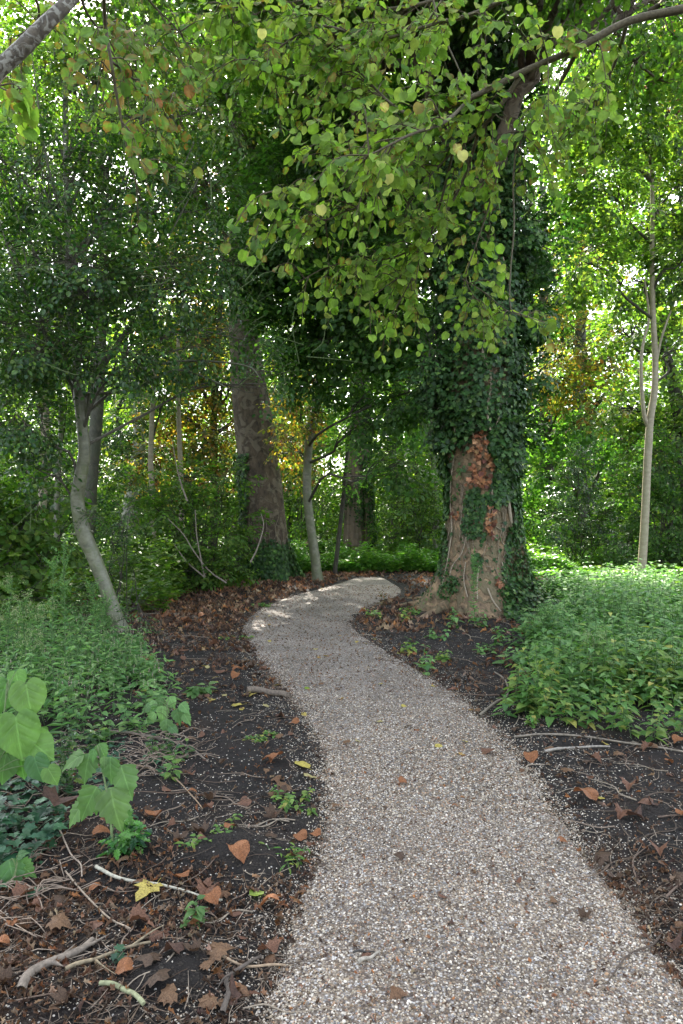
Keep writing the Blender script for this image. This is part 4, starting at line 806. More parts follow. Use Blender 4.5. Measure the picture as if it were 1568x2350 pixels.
# ================================================================== FOREGROUND OVERHANGING BRANCHES (hazels rooted just outside the frame)
def hang_leaves(gl, gw, Q, n, size, pal, tpl=T_HAZEL, edge=(.22, .10, .035), ep=.16, start=.15, leafy_side=True):
    """alternate leaves hanging on short stalks along polyline Q"""
    f = np.linspace(start, 1, n); k = f * (len(Q) - 1); i = np.minimum(k.astype(int), len(Q) - 2); t_ = (k - i)[:, None]
    p = Q[i] * (1 - t_) + Q[i + 1] * t_; tan = unit(Q[i + 1] - Q[i]); side = unit(np.cross(tan, [0, 0, 1.])) * np.where(np.arange(n) % 2, 1, -1)[:, None]
    d = unit(side * R(.3, .8, (n, 1)) + tan * R(.1, .6, (n, 1)) + np.array([0, 0, -1]) * R(.1, .95, (n, 1)) + R(-.25, .25, (n, 3)))
    st = p + d * R(.012, .03, (n, 1))
    up = unit(np.array([0, -.45, .8]) + R(-.7, .7, (n, 3)))
    stamp(gl, tpl, st, frames(d, up=up, roll=R(-.3, .3, n)), size * R(.45, 1.2, n), pick(pal, n, .22), edge, ep, xs=R(.85, 1.1, n))
    twig3(gw, p, st, .0015, .001, (.12, .13, .05))
def leafy_bough(gl, gw, pts, r0, r1, ntw, tlen, pal, dirs, size=.064, spacing=.040, sides=7, C=(.10, .085, .05), start=.2, droop=.25, **kw):
    Q = smooth_path([W(*q) for q in pts], max(16, len(pts) * 7)); tube(gw, Q, np.linspace(r0, r1, len(Q)), sides, C, rough=.06)
    for k in range(ntw):
        f = R(start, 1); b_ = Q[int(f * (len(Q) - 1))]; dr = unit(np.array(dirs) + R(-.75, .75, 3)); L = tlen * R(.5, 1.2)
        m_ = b_ + dr * L * .5 + [0, 0, .03]; e_ = b_ + dr * L + [0, 0, -droop * L]
        T = smooth_path([b_, m_, e_], 10); tube(gw, T, np.linspace(.005, .0018, 10), 4, (.09, .07, .04))
        hang_leaves(gl, gw, T, max(4, int(L / spacing)), size, pal, **kw)
        for s_ in range(2):
            q0 = T[rng.integers(3, 8)]; d2 = unit(dr + R(-.9, .9, 3) + [0, 0, -.2]); L2 = L * R(.3, .55)
            T2 = smooth_path([q0, q0 + d2 * L2 * .5, q0 + d2 * L2 + [0, 0, -.2 * L2]], 6); tube(gw, T2, np.linspace(.003, .0012, 6), 3, (.09, .07, .04)); hang_leaves(gl, gw, T2, max(3, int(L2 / spacing)), size, pal, **kw)
    return Q
Hz = thing('hazel_tree', (3.9, 4.3, 0), 'hazel at the right whose long boughs of round leaves hang over the path', 'tree')
gt = Geo(); P_ = smooth_path([[3.9, 4.3, -.1], [3.8, 4.3, 1.5], [3.7, 4.35, 3.0], [3.4, 4.4, 4.4], [3.3, 4.5, 6.5]], 30); tube(gt, P_, np.linspace(.14, .04, 30), 14, (.2, .2, .2), rough=.08, lobes=flare(.3, .2)); gt.build('trunk', M['grey_bark'], Hz, smooth=True)
gl, gw = Geo(), Geo()
lb = lambda *a, **k: leafy_bough(gl, gw, *a, **k)
tube(gw, smooth_path([P_[14], (P_[14] + W(1650, 5, 4.4)) / 2 + [0, 0, .1], W(1650, 5, 4.4)], 10), np.linspace(.05, .03, 10), 8, (.10, .085, .05))
lb([(1650, 5, 4.4), (1560, 22, 4.4), (1440, 50, 4.4), (1330, 108, 4.4), (1200, 165, 4.4), (1080, 225, 4.4), (960, 275, 4.5), (880, 315, 4.5), (800, 385, 4.4), (700, 420, 4.3), (600, 445, 4.2)], .030, .004, 40, .48, 'hazel', (-.5, -.05, -.35))
lb([(1200, 165, 4.4), (1150, 240, 4.5), (1100, 300, 4.6), (1040, 350, 4.7), (990, 400, 4.7), (930, 480, 4.7)], .016, .004, 26, .42, 'hazel', (-.5, .1, -.45))
lb([(1330, 108, 4.4), (1280, 200, 4.7), (1210, 300, 4.9), (1150, 370, 5), (1080, 440, 5)], .016, .004, 20, .42, 'hazel', (-.3, .1, -.5))
lb([(1440, 50, 4.4), (1420, 120, 4.8), (1390, 190, 5), (1330, 280, 5.2), (1260, 350, 5.2)], .016, .004, 18, .42, 'hazel', (-.2, .1, -.5))
lb([(1080, 225, 4.4), (1020, 280, 4.0), (940, 310, 3.8), (860, 350, 3.7), (790, 380, 3.7)], .012, .003, 14, .35, 'hazel', (-.6, 0, -.3))
lb([(960, 275, 4.5), (900, 240, 4.6), (840, 180, 4.7), (790, 120, 4.7), (720, 80, 4.7)], .012, .003, 22, .5, 'hazel', (-.6, 0, .05))
lb([(1330, -60, 4.5), (1200, -20, 4.5), (1090, 30, 4.6), (980, 60, 4.6), (860, 90, 4.6), (740, 60, 4.7), (640, 110, 4.7), (590, 180, 4.7)], .018, .004, 40, .48, 'hazel', (-.4, 0, -.35))
lb([(1250, -80, 5.0), (1100, -40, 5.2), (960, 10, 5.2), (830, 20, 5.2), (700, 0, 5.2), (560, 40, 5.2)], .018, .004, 32, .6, 'hazel', (-.3, 0, -.35))
lb([(1100, 300, 4.6), (1060, 420, 4.9), (1000, 520, 5), (930, 580, 5), (850, 600, 4.9), (760, 610, 4.8), (680, 650, 4.8)], .012, .003, 22, .36, 'hazel', (-.5, 0, -.3))
lb([(1040, 350, 4.7), (1010, 470, 4.9), (980, 560, 4.9), (940, 650, 4.9), (900, 720, 4.9)], .010, .003, 12, .32, 'hazel', (-.2, 0, -.4))
lb([(1030, 520, 5.0), (960, 600, 4.9), (910, 640, 4.9), (840, 690, 4.9)], .008, .003, 12, .4, 'hazel', (-.5, 0, -.3))
lb([(1150, 370, 5.0), (1120, 480, 5.1), (1090, 570, 5.1), (1070, 640, 5.1), (1100, 700, 5.1)], .008, .003, 12, .35, 'hazel', (0, 0, -.5))
lb([(1060, 640, 5.2), (1110, 670, 5.2), (1160, 710, 5.2), (1210, 730, 5.2)], .006, .002, 8, .3, 'hazel', (.2, 0, -.4))
lb([(880, 315, 4.5), (830, 460, 4.6), (780, 490, 4.6), (700, 530, 4.5)], .008, .003, 12, .35, 'hazel', (-.5, 0, -.2))
for pts in [[(1185, 330), (1178, 420), (1180, 520), (1172, 620), (1172, 705), (1200, 722), (1250, 740)], [(990, -20), (1010, 60), (1040, 130), (1075, 200), (1110, 240), (1180, 290), (1290, 330)]]:
    Q = smooth_path([W(a, b, 5) for a, b in pts], 26); tube(gw, Q, np.linspace(.008, .003, 26), 5, (.13, .11, .07))
gw.build('boughs', M['twig'], Hz, smooth=True); gl.build('foliage', M['hazel'], Hz)
yl = Geo(); uvs = [(860, 350), (872, 362), (850, 372), (880, 385), (893, 398), (602, 66), (1050, 330), (1060, 345), (880, 235), (1280, 60), (735, 470)]
pp = np.array([W(a, b, 3.9) for a, b in uvs]); nn = len(pp)
stamp(yl, T_HAZEL, pp, frames(np.column_stack([R(-.3, .3, nn), R(-.1, .1, nn), -np.ones(nn)]), up=np.array([0, -1, .3])), R(.05, .066, nn), np.tile([.5, .45, .16], (nn, 1)), (.3, .16, .05), .5)
o = yl.build('yellowed_leaves', M['leaf'], Hz); o['label'] = 'pale yellow dying leaves'
# left hazel: thick mottled bough across the corner and a long drooping stem
Hl = thing('hazel_tree', (-3.1, 2.7, 0), 'hazel with a thick bough across the top left corner and rust-edged leaves', 'tree')
gt = Geo(); P_ = smooth_path([[-3.1, 2.7, -.1], [-3.0, 2.7, 1.5], [-2.6, 2.7, 2.6], [-2.0, 2.65, 3.0]], 24); tube(gt, P_, np.linspace(.11, .05, 24), 14, (.2, .2, .2), rough=.08, lobes=flare(.3, .2)); gt.build('trunk', M['grey_bark'], Hl, smooth=True)
gt = Geo(); Q = smooth_path([P_[-1], W(-160, 290, 2.65), W(-60, 205, 2.6), W(30, 130, 2.6), W(110, 50, 2.6), W(180, -20, 2.65), W(280, -140, 2.8)], 40); tube(gt, Q, np.linspace(.040, .020, 40), 12, (.2, .2, .2), rough=.1); gt.build('bough', M['bough_bark'], Hl, smooth=True)
gl, gw = Geo(), Geo()
lb([(180, -30, 2.65), (232, -40, 3.3), (242, 60, 3.6), (255, 140, 3.6), (270, 230, 3.7), (290, 330, 3.8), (305, 390, 3.8), (325, 460, 3.9)], .013, .003, 9, .32, 'hazelA', (.1, .2, -.2), size=.062, ep=.5, edge=(.24, .10, .05))
lb([(180, -30, 3.5), (200, 30, 4.0), (240, 75, 4.2), (300, 95, 4.3), (380, 110, 4.4)], .010, .003, 10, .4, 'hazelA', (.3, .1, -.3), size=.065, ep=.5, edge=(.24, .10, .05))
lb([(60, -60, 4.0), (90, 30, 4.2), (60, 70, 4.3), (20, 90, 4.3)], .010, .003, 8, .4, 'hazelA', (-.2, .1, -.3), size=.065, ep=.5, edge=(.24, .10, .05))
lb([(300, -60, 4.0), (350, 10, 4.6), (400, 60, 4.8), (450, 130, 4.8)], .010, .003, 10, .45, 'hazelA', (.1, .1, -.3), size=.065, ep=.5, edge=(.24, .10, .05))
lb([(480, -60, 4.6), (520, 0, 4.7), (540, 60, 4.7)], .008, .003, 10, .35, 'hazel', (.1, .1, -.3), size=.07)
lb([(255, 140, 3.6), (320, 190, 4), (400, 230, 4.2), (470, 260, 4.3)], .007, .002, 7, .35, 'hazelA', (.3, .1, -.3), size=.062, ep=.8, edge=(.28, .08, .03))
lb([(-160, 120, 3.0), (-60, 170, 3.0), (30, 215, 3.0)], .008, .003, 6, .25, 'hazel', (.1, 0, -.4), size=.075)
gw.build('drooping_stems', M['twig'], Hl, smooth=True); gl.build('foliage', M['hazel'], Hl)

# ================================================================== GROUND COVER
def herb_plant(gl, gw, base, h, n_pairs, lsize, pal, tpl=T_NETTLE, lean=.15, opp=True, stem=(.08, .14, .05), sr=.003, start=.2, droop=.35, grow=1.0, edge=None, ep=0, outw=1.0):
    top = base + np.array([R(-lean, lean), R(-lean, lean), 1]) * h; m_ = (base + top) / 2 + np.array([R(-.1, .1), R(-.1, .1), 0]) * h * .5
    Q = smooth_path([base, m_, top], 7)
    f = np.linspace(start, 1, n_pairs); k = f * 6; i = np.minimum(k.astype(int), 5); t_ = (k - i)[:, None]; p = Q[i] * (1 - t_) + Q[i + 1] * t_
    a0 = R(0, 6.28); P, D, S = [], [], []
    for q_ in range(n_pairs):
        for s_ in range(2 if opp else 1):
            a = a0 + q_ * (1.57 if opp else 2.4) + s_ * math.pi + R(-.3, .3)
            P.append(p[q_]); D.append((math.cos(a) * outw, math.sin(a) * outw, R(-droop, droop * .8))); S.append(lsize * (1 - .55 * f[q_] * grow) * R(.8, 1.2))
    P, D, S = np.array(P), unit(np.array(D)), np.array(S)
    P2 = P + D * S[:, None] * .22
    stamp(gl, tpl, P2, frames(D, roll=R(-.3, .3, len(P))), S, pick(pal, len(P), .15), edge, ep)
    if gw is not None:
        twig3(gw, Q[[0, 3]], Q[[3, 6]], sr, sr * .6, stem); twig3(gw, P, P2, sr * .4, sr * .3, stem)
EX = np.array([(1.15, 5.0), (1.51, 5.25), (1.7, 6.2), (1.92, 7.7), (2.15, 9.0), (3.0, 9.8), (3.9, 10.8), (4.0, 13), (3.8, 16)])
def nett_left(y): return np.interp(y, EX[:, 1], EX[:, 0])
g1, g2 = Geo(), Geo(); cnt = 0
while cnt < 2300:
    y = 5.1 + 9.6 * rng.random() ** 1.2; x0 = nett_left(y) + .45 * (vn(y * 1.7, 0., 5) - .5) * 2 + .2 * (vn(y * 5, 3., 5) - .5); x = x0 + rng.random() ** 1.1 * (y * .56 + 1.0 - x0)
    if y < 5.1 + .5 * vn(x * 1.9, 7., 15): continue
    if math.hypot(x - 2.38, y - 11.5) < 1.25: continue
    e_ = min((x - x0) / .5, (y - 5.1) / .6, 1)
    if e_ < .3 and rng.random() < .5: continue
    if vn(x * 1.3, y * 1.3, 14) < .22 + .35 * (e_ < .6) and rng.random() < .8: continue
    if y < 6.3 and e_ < .8 and rng.random() < .55: continue
    hh = (.14 + .27 * max(e_, 0)) * R(.6, 1.3) * (.65 + .7 * vn(x * 1.1, y * 1.1, 8)) * (1.35 if rng.random() < .06 else 1)
    herb_plant(g1, g2, np.array([x, y, float(gh(x, y)) - .01]), hh, 6 if y < 9 else 5, R(.11, .16) if y < 9 else .17, 'nettle' if (y > 6.6 or (x > 4.2 and rng.random() < .8) or rng.random() < .4) else 'nettley', T_NETTLE if y < 9 else T_HX); cnt += 1
o = g1.build('nettle_bed', [M['herb']]); tag(o, 'dense bed of waist-low green nettles at the right of the soil', 'nettles', kind='stuff')
o = g2.build('nettle_stems', [M['twig']]); tag(o, 'thin green stems under the nettle leaves', 'stems', kind='stuff')
# individual yellowing nettles along the front edge
NU = [1235, 1270, 1310, 1405, 1450, 1490, 1535, 1345, 1560, 1215, 1195, 1230, 1375, 1430]; NORD = 'first second third fourth fifth sixth seventh eighth ninth tenth eleventh twelfth thirteenth fourteenth'.split()
for (u, v, hh) in [(1235, 1640, .33), (1270, 1655, .30), (1310, 1660, .26), (1405, 1672, .34), (1450, 1690, .36), (1490, 1700, .30), (1535, 1690, .33), (1345, 1665, .28), (1560, 1670, .38), (1215, 1600, .36), (1195, 1560, .36), (1230, 1560, .4), (1375, 1650, .36), (1430, 1655, .4)]:
    x, y = G(u, v + 15); t = thing('nettle_plant', (x, y, float(gh(x, y))), '%s yellowing nettle plant from the left along the front of the bed' % NORD[sorted(NU).index(u)], 'plant', 'yellow-green nettles along the front edge of the bed')
    a, b = Geo(), Geo(); herb_plant(a, b, np.array([x, y, float(gh(x, y)) - .01]), hh, 7, .105, 'nettley', T_NETTLE, lean=.3); b.build('stem', M['twig'], t); b = Geo(); herb_plant(a, b, np.array([x + .05, y, float(gh(x, y)) - .01]), hh * .7, 6, .10, 'nettley', T_NETTLE, lean=.4)
    b.build('stem', M['twig'], t); a.build('leaves', M['herb'], t)
# sparse small weeds between trunk and path
sp = [(1040, 1440, .28, 'nettle', 'nettle seedling with drooping leaves in front of the ivy-clad plane tree'), (970, 1545, .24, 'nettle', 'wilted upright weed at the path edge, among brown leaves on the right'), (925, 1425, .22, 'nettley', 'small pale green weed at the right path edge nearest the bend'),
      (885, 1392, .22, 'dry', 'brownish wilting weed standing where the path bends, left of the plane tree foot'), (860, 1418, .14, 'nettley', 'low yellow-green weed at the bend of the path'), (935, 1500, .16, 'nettley', 'yellow-green weed on dark soil right of the path, mid way'), (1000, 1465, .15, 'nettle', 'low weed on leaf litter right of the path below the trunk'),
      (1105, 1440, .26, 'nettle', 'leafy weed at the left tip of the nettle bed'), (1150, 1480, .28, 'nettle', 'broad weed beside the left edge of the nettle bed'), (1060, 1400, .5, 'nettle', 'tall narrow weed rising against the foot of the ivy-clad plane tree'), (950, 1408, .1, 'nettley', 'tiny pale weed left of the plane tree roots'), (1005, 1520, .1, 'nettley', 'tiny weed amid brown leaves right of the path'), (1110, 1500, .12, 'nettle', 'small weed on bare soil left of the nettle bed')]
for (u, v, hh, pal, lab) in sp:
    x, y = G(u, v); t = thing('weed', (x, y, float(sh(x, y))), lab, 'plant'); a, b = Geo(), Geo()
    for q_ in range(3): herb_plant(a, b, np.array([x + R(-.08, .08), y + R(-.08, .08), float(sh(x, y)) - .01]), hh * R(.7, 1.1), 5, .085 + .06 * hh, pal, T_OVATE, lean=.5, droop=.8); b.build('stem', M['twig'], t); b = Geo()
    a.build('leaves', M['herb'], t)
# verge of fresh herbs beyond the path, and low undergrowth on the left and right
g1 = Geo()
def scatter_herbs(g, n, fx, fy, cond, h, size, pal, tpl=T_RH, nl=7):
    x, y = fx(n), fy(n); k = cond(x, y); x, y = x[k], y[k]; n = len(x); z = gh(x, y)
    for q_ in range(nl):
        hh = h * R(.1, 1, n) * (.15 + 1.5 * vn(x * 1.6, y * 1.6, 44) ** 1.5); a = R(0, 6.28, n)
        p = np.column_stack([x + R(-.06, .06, n), y + R(-.06, .06, n), z + hh]); d = np.column_stack([np.cos(a), np.sin(a), R(-.4, .6, n)])
        stamp(g, tpl, p, frames(d, roll=R(-.4, .4, n)), size * R(.6, 1.3, n), pick(pal, n, .2))
far_clear = lambda x, y: (pin(x, y) < -.25)
scatter_herbs(g1, 9000, lambda n: R(-3.2, 3.0, n), lambda n: R(16.9, 23, n), lambda x, y: far_clear(x, y) & (y > 17.2 + .9 * vn(x, y, 3)), .55, .12, 'verge')
scatter_herbs(g1, 8000, lambda n: R(2.8, 9.5, n), lambda n: R(15.8, 23, n), lambda x, y: (y > 16.4), .38, .14, 'verge')
scatter_herbs(g1, 9000, lambda n: R(-13, -2.2, n), lambda n: R(10.5, 22, n), lambda x, y: (x < -2.6 - .12 * (y - 10)) & (vn(x * .8, y * .8, 4) > .25), .75, .13, 'mid')
scatter_herbs(g1, 9000, lambda n: R(-18, 18, n), lambda n: R(20, 36, n), lambda x, y: abs(x) > -1, .6, .22, 'mid')
scatter_herbs(g1, 4000, lambda n: R(5, 14, n), lambda n: R(9, 18, n), lambda x, y: x > 6, .6, .14, 'mid')
o = g1.build('undergrowth', M['leaf_bg']); tag(o, 'sunlit low green herbs carpeting the ground beyond the path and between the trees', 'undergrowth', kind='stuff')
# left weed bed: narrow-leaved persicaria and fleabane
g1, g2, g3 = Geo(), Geo(), Geo(); cnt = 0
def lw_right(y): return np.interp(y, [4.7, 5.1, 5.6, 6.5, 7.6, 9.0, 10.2], [-1.75, -1.35, -1.45, -1.7, -2.2, -2.95, -3.3])
while cnt < 820:
    y = R(4.7, 10.5); xr = lw_right(y) + .2 * (vn(y * 2, 1., 6) - .5); x = xr - rng.random() ** 1.2 * (y * .58 + .6 + xr)
    if math.hypot(x + 2.85, y - 8.7) < .25: continue
    z = float(gh(x, y)); near = (xr - x) < .5
    if y < 5.9 and near and rng.random() < .5: continue
    if rng.random() < .55: herb_plant(g1, g2, np.array([x, y, z - .01]), (.26 if near else .42) * R(.7, 1.2), 9, .13, 'herb', T_NARROW, lean=.5, opp=False, droop=.5, grow=.6)
    else: herb_plant(g1, g2, np.array([x, y, z - .01]), (.2 if near else .38) * R(.7, 1.2), 6, .10, 'nettle', T_OVATE, lean=.4)
    if rng.random() < .5:
        for _ in range(4):
            q_ = np.array([x, y, z + .3]) + R(-.1, .1, 3); n_ = 7; stamp(g3, T_RH, q_ + np.column_stack([np.zeros(n_), np.zeros(n_), np.linspace(0, .03, n_)]), frames(R(-1, 1, (n_, 3)) + [0, 0, .6]), np.full(n_, .007), np.tile([.55, .42, .40], (n_, 1)))
    cnt += 1
o = g1.build('weed_bed', M['herb']); tag(o, 'tangle of narrow-leaved green weeds at the left edge, in front of the kinked holly', 'weeds', kind='stuff')
o = g2.build('weed_stems', M['twig']); tag(o, 'thin stems under the weeds at the left', 'stems', kind='stuff')
o = g3.build('weed_flowers', M['herb']); tag(o, 'tiny pinkish-white flower spikes above the weeds at the left', 'flowers', kind='stuff')
for (u, vb, vt, y, lab) in [(150, 1640, 1235, 6.4, 'tallest feathery fleabane in front of the kinked holly, at left'), (118, 1640, 1290, 6.6, 'feathery fleabane just left of the tallest one'), (215, 1600, 1340, 7.0, 'shorter feathery fleabane nearest the kinked holly stem'), (50, 1650, 1380, 5.9, 'fleabane with a pale bushy seed head at the left edge'), (1372, 1640, 1470, 6.0, 'pale feathery seed plant rising from the front of the nettle bed'), (1250, 1560, 1400, 8.2, 'slim feathery weed rising from the left part of the nettle bed'), (1090, 1420, 1270, 9.6, 'feathery weed standing before the foot of the ivy-clad plane tree'), (250, 1560, 1380, 7.6, 'feathery weed touching the foot of the kinked holly'), (20, 1600, 1330, 6.8, 'feathery weed at the far left edge behind the bushy seed head'), (85, 1640, 1400, 5.8, 'leafy fleabane in front of the bushy seed head, at left')]:
    x = (u - U0) / F * y; z0 = float(gh(x, y)); z1 = H + (V0 - vt) / F * y; t = thing('fleabane', (x, y, z0), lab, 'plant'); a, b = Geo(), Geo(); h_ = z1 - z0
    top = np.array([x + R(-.05, .05), y, z1]); Q = smooth_path([[x, y, z0 - .02], [x + R(-.03, .03), y, z0 + h_ * .5], top], 20); tube(b, Q, np.linspace(.006, .002, 20), 5, (.1, .17, .06))
    n = 90; k = R(2, 18.9, n).astype(int); an = R(0, 6.28, n); d = unit(np.column_stack([np.cos(an), np.sin(an), R(.2, 1.1, n)])); stamp(a, T_NARROW, Q[k], frames(d), R(.05, .12, n) * (1.15 - k / 26), pick('herb', n))
    for q_ in range(22):
        s_ = Q[rng.integers(9, 19)]; d = unit(np.array([R(-1, 1), R(-1, 1), 1.1])); e_ = s_ + d * R(.06, .2); twig3(b, s_[None], e_[None], .0018, .001, (.1, .17, .06)); n = 12
        stamp(a, T_NARROW, s_ + (e_ - s_) * R(.2, 1, (n, 1)), frames(unit(R(-1, 1, (n, 3)) + d * .8)), R(.02, .045, n), pick('herb', n))
        if 'bushy' in lab or 'pale' in lab: n = 26; stamp(a, T_RH, e_ + R(-.03, .03, (n, 3)), frames(R(-1, 1, (n, 3))), np.full(n, .014), np.tile([.30, .32, .18], (n, 1)) * R(.8, 1.2, (n, 1)))
    b.build('stem', M['twig'], t, smooth=True); a.build('leaves', M['herb'], t)

# ---- ivy carpet bottom left
g1, g2 = Geo(), Geo()
def carpet(n, poly_fn, size, hmax):
    u = R(-140, 470, n); v = R(1640, 2120, n); k = poly_fn(u, v); u, v = u[k], v[k]
    y = gy(v); x = (u - U0) / F * y; z = gh(x, y) + R(.01, hmax, len(x)); a = R(0, 6.28, len(x)); d = np.column_stack([np.cos(a), np.sin(a) - .3, R(-.5, .25, len(x))])
    stamp(g1, T_IVY, np.column_stack([x, y, z]), frames(d, roll=R(-.35, .35, len(x))), size * R(.55, 1.25, len(x)), pick('ivyg', len(x), .3), (.09, .15, .09), .0)
    for q_ in range(60):
        i_ = rng.integers(len(x)); a_ = R(0, 6.28); ps = [(x[i_] + math.cos(a_ + R(-.4, .4)) * s_, y[i_] + math.sin(a_) * s_, float(gh(x[i_], y[i_])) + .03 + .02 * math.sin(s_ * 30)) for s_ in np.linspace(0, R(.15, .4), 5)]; tube(g2, smooth_path(ps, 9), .0022, 4, (.25, .19, .14))
carpet(2600, lambda u, v: ((u - 20) / 150) ** 2 + ((v - 1880) / 140) ** 2 < 1.0 - .3 * vn(u / 30, v / 30, 5), .062, .10)
carpet(1500, lambda u, v: (u < 330) & (v > 1690) & (v < 1850) & (vn(u / 40, v / 30, 6) > .38) & (u < 330 - (v - 1690) * .5), .05, .07)
carpet(500, lambda u, v: ((u - 370) / 70) ** 2 + ((v - 1735) / 50) ** 2 < 1, .045, .05)
carpet(140, lambda u, v: (u < 110) & (v > 2040) & (v < 2115) & (vn(u / 20, v / 20, 7) > .4), .06, .07)
o = g1.build('ivy_carpet', M['ivy']); tag(o, 'carpet of small dark green ivy leaves on the ground at the lower left', 'ivy', kind='stuff')
o = g2.build('ivy_runners', M['twig'], smooth=True); tag(o, 'thin brown ivy runners under the ivy carpet', 'stems', kind='stuff')

# ---- individual foreground plants
def big_plant(name, label, base_uv, y, tip_leaves, tpl, pal, group=None, stem_top=None, stem=(.16, .22, .09), edge=None, ep=0):
    """tip_leaves rows: (u, v, size_px, direction deg in the view (0 = down, 90 = right), facing tilt, dy)"""
    x = (base_uv[0] - U0) / F * y; z0 = float(gh(x, y)); t = thing(name, (x, y, z0), label, 'plant', group); b = Geo()
    top = W(*stem_top, y); Q = smooth_path([[x, y, z0 - .02], [(x + top[0]) / 2 + .01, y, (z0 + top[2]) / 2], top], 16); tube(b, Q, np.linspace(.007, .003, 16), 7, stem)
    b.build('stem', M['twig'], t, smooth=True)
    for (u, v, px, dg, tilt, dy) in tip_leaves:
        c = W(u, v, y + dy); s_ = px * .86 / F * y; a = rad(dg); d = np.array([math.sin(a), -.25 - .2 * abs(tilt), -math.cos(a)]); d = unit(d)
        p = c - d * s_ * .5; g_ = Geo()
        k = np.argmin(np.linalg.norm(Q - p, axis=1)); pe = smooth_path([Q[max(k - 2, 0)], (Q[max(k - 2, 0)] + p) / 2 + [0, 0, .02], p + d * s_ * .04], 7); tube(g_, pe, np.linspace(.003, .0018, 7), 5, stem)
        stamp(g_, tpl, p[None], frames(d[None], up=unit(np.array([[R(-.25, .25), -.8 + tilt, .65]]))), np.array([s_]), pick(pal, 1, .08), edge, ep)
        g_.build('leaf', M['herb'], t, smooth=True)
PAL['lime'] = [((.10, .21, .05), 3), ((.13, .24, .06), 3), ((.075, .17, .06), 2)]; PAL['sap'] = [((.10, .19, .06), 3), ((.13, .22, .075), 2)]
big_plant('basswood_seedling', 'young plant with very large round heart-shaped leaves at the left edge', (-40, 1960), 3.35,
          [(65, 1605, 96, 15, .0, 0), (0, 1600, 90, -20, .1, .08), (40, 1690, 118, 12, -.05, -.05), (88, 1715, 92, 60, .2, .0), (45, 1745, 96, 5, .1, .04), (85, 1765, 70, 20, .1, -.05), (5, 1755, 100, -15, .1, .03), (-30, 1680, 110, -30, 0, 0), (120, 1780, 50, 40, .2, -.06), (40, 1560, 50, 20, .4, .1)], T_BIG, 'lime', stem_top=(20, 1560))
big_plant('goosefoot_seedling', 'young plant with large toothed grey-green drooping leaves, centre of the lower left', (262, 1985), 3.15,
          [(200, 1845, 96, -28, .05, 0), (262, 1860, 118, 15, .0, -.02), (290, 1795, 92, 25, .1, .02), (252, 1768, 66, 2, .1, -.05), (196, 1765, 78, -12, .05, -.02), (165, 1745, 66, -65, .3, -.02), (235, 1725, 46, 30, .2, 0), (212, 1735, 34, -10, .3, -.04), (222, 1845, 60, -8, .1, .05), (170, 1870, 70, -40, .15, .05), (285, 1885, 66, 30, .15, .06), (240, 1750, 30, 10, .3, -.05)], T_BIG2, 'sap', stem_top=(224, 1712))
big_plant('goosefoot_seedling', 'small plant with broad toothed leaf and rising stalk at the lower left corner', (15, 2105), 2.9,
          [(28, 2010, 84, 20, .1, 0), (60, 1995, 60, 60, .2, .04), (75, 2070, 40, 20, .2, -.02), (-15, 2030, 80, -30, .1, .02), (50, 1960, 34, 120, .2, 0), (5, 2120, 60, -20, .1, -.05)], T_BIG2, 'lime', stem_top=(40, 1980))
big_plant('goosefoot_seedling', 'low plant with several rounded leaves on the soil beyond the ivy', (375, 1700), 4.9,
          [(372, 1640, 46, -5, .1, 0), (410, 1645, 44, 20, .1, 0), (345, 1650, 40, -40, .2, 0), (382, 1670, 44, 5, .1, -.05), (425, 1625, 36, 50, .3, 0), (365, 1615, 34, -20, .4, .05), (395, 1612, 34, 30, .4, .05), (335, 1625, 36, -60, .4, .05), (400, 1675, 34, 60, .3, -.05), (350, 1620, 30, -30, .4, .05), (430, 1650, 34, 40, .3, 0)], T_BIG2, 'herb', stem_top=(385, 1610))
def rosette(name, label, u, v, n, size, pal, tpl, h=.1, lean=.5, stems=3, opp=True, droop=.5, leafm='herb', edge=None, spread=.07, npairs=5):
    x, y = G(u, v); z = float(sh(x, y)); t = thing(name, (x, y, z), label, 'plant'); a, b = Geo(), Geo()
    for k in range(stems):
        herb_plant(a, b, np.array([x + R(-spread, spread), y + R(-spread, spread), z - .005]), h * R(.7, 1.2), npairs, size, pal, tpl, lean=lean, opp=opp, droop=droop, grow=.4)
        b.build('stem', M['twig'], t); b = Geo()
    a.build('leaves', M[leafm], t)
PAL['youngholly'] = [((.05, .15, .04), 3), ((.10, .24, .05), 2), ((.02, .07, .03), 2)]
rosette('weed_clump', 'clump of small pale-veined leaves beside the gravel edge, left of the path', 672, 1850, 0, .035, 'nettley', T_OVATE, h=.06, stems=10, lean=.9, spread=.11)
rosette('weed_clump', 'strap-leaved yellow-green seedling on the soil, lower left', 418, 1968, 0, .08, 'nettley', T_NARROW, h=.05, stems=2, lean=.5, spread=.02, opp=False, npairs=3)
rosette('weed_clump', 'low green seedling with narrow leaves near the mound, lower left', 480, 1930, 0, .035, 'nettley', T_OVATE, h=.06, stems=5, lean=1, spread=.12)
rosette('young_holly', 'small glossy spiny holly seedling under the large-leaved seedling, lower left', 272, 1962, 0, .075, 'youngholly', T_HOLLY, h=.12, stems=6, lean=.8, leafm='holly', spread=.07)
rosette('young_holly', 'upright dark holly seedling between the round-leaved plant and the ivy, lower left', 135, 1830, 0, .06, 'holly', T_HOLLY, h=.30, stems=5, lean=.3, leafm='holly', spread=.08, npairs=9)
rosette('young_holly', 'pair of short dark holly sprigs just beyond the ivy, lower left', 225, 1720, 0, .06, 'holly', T_HOLLY, h=.16, stems=5, lean=.5, leafm='holly', spread=.12, npairs=6)
rosette('young_holly', 'dark holly sprigs poking from the small ivy patch left of the path', 385, 1750, 0, .055, 'holly', T_HOLLY, h=.11, stems=6, lean=.5, leafm='holly', spread=.12, npairs=5)
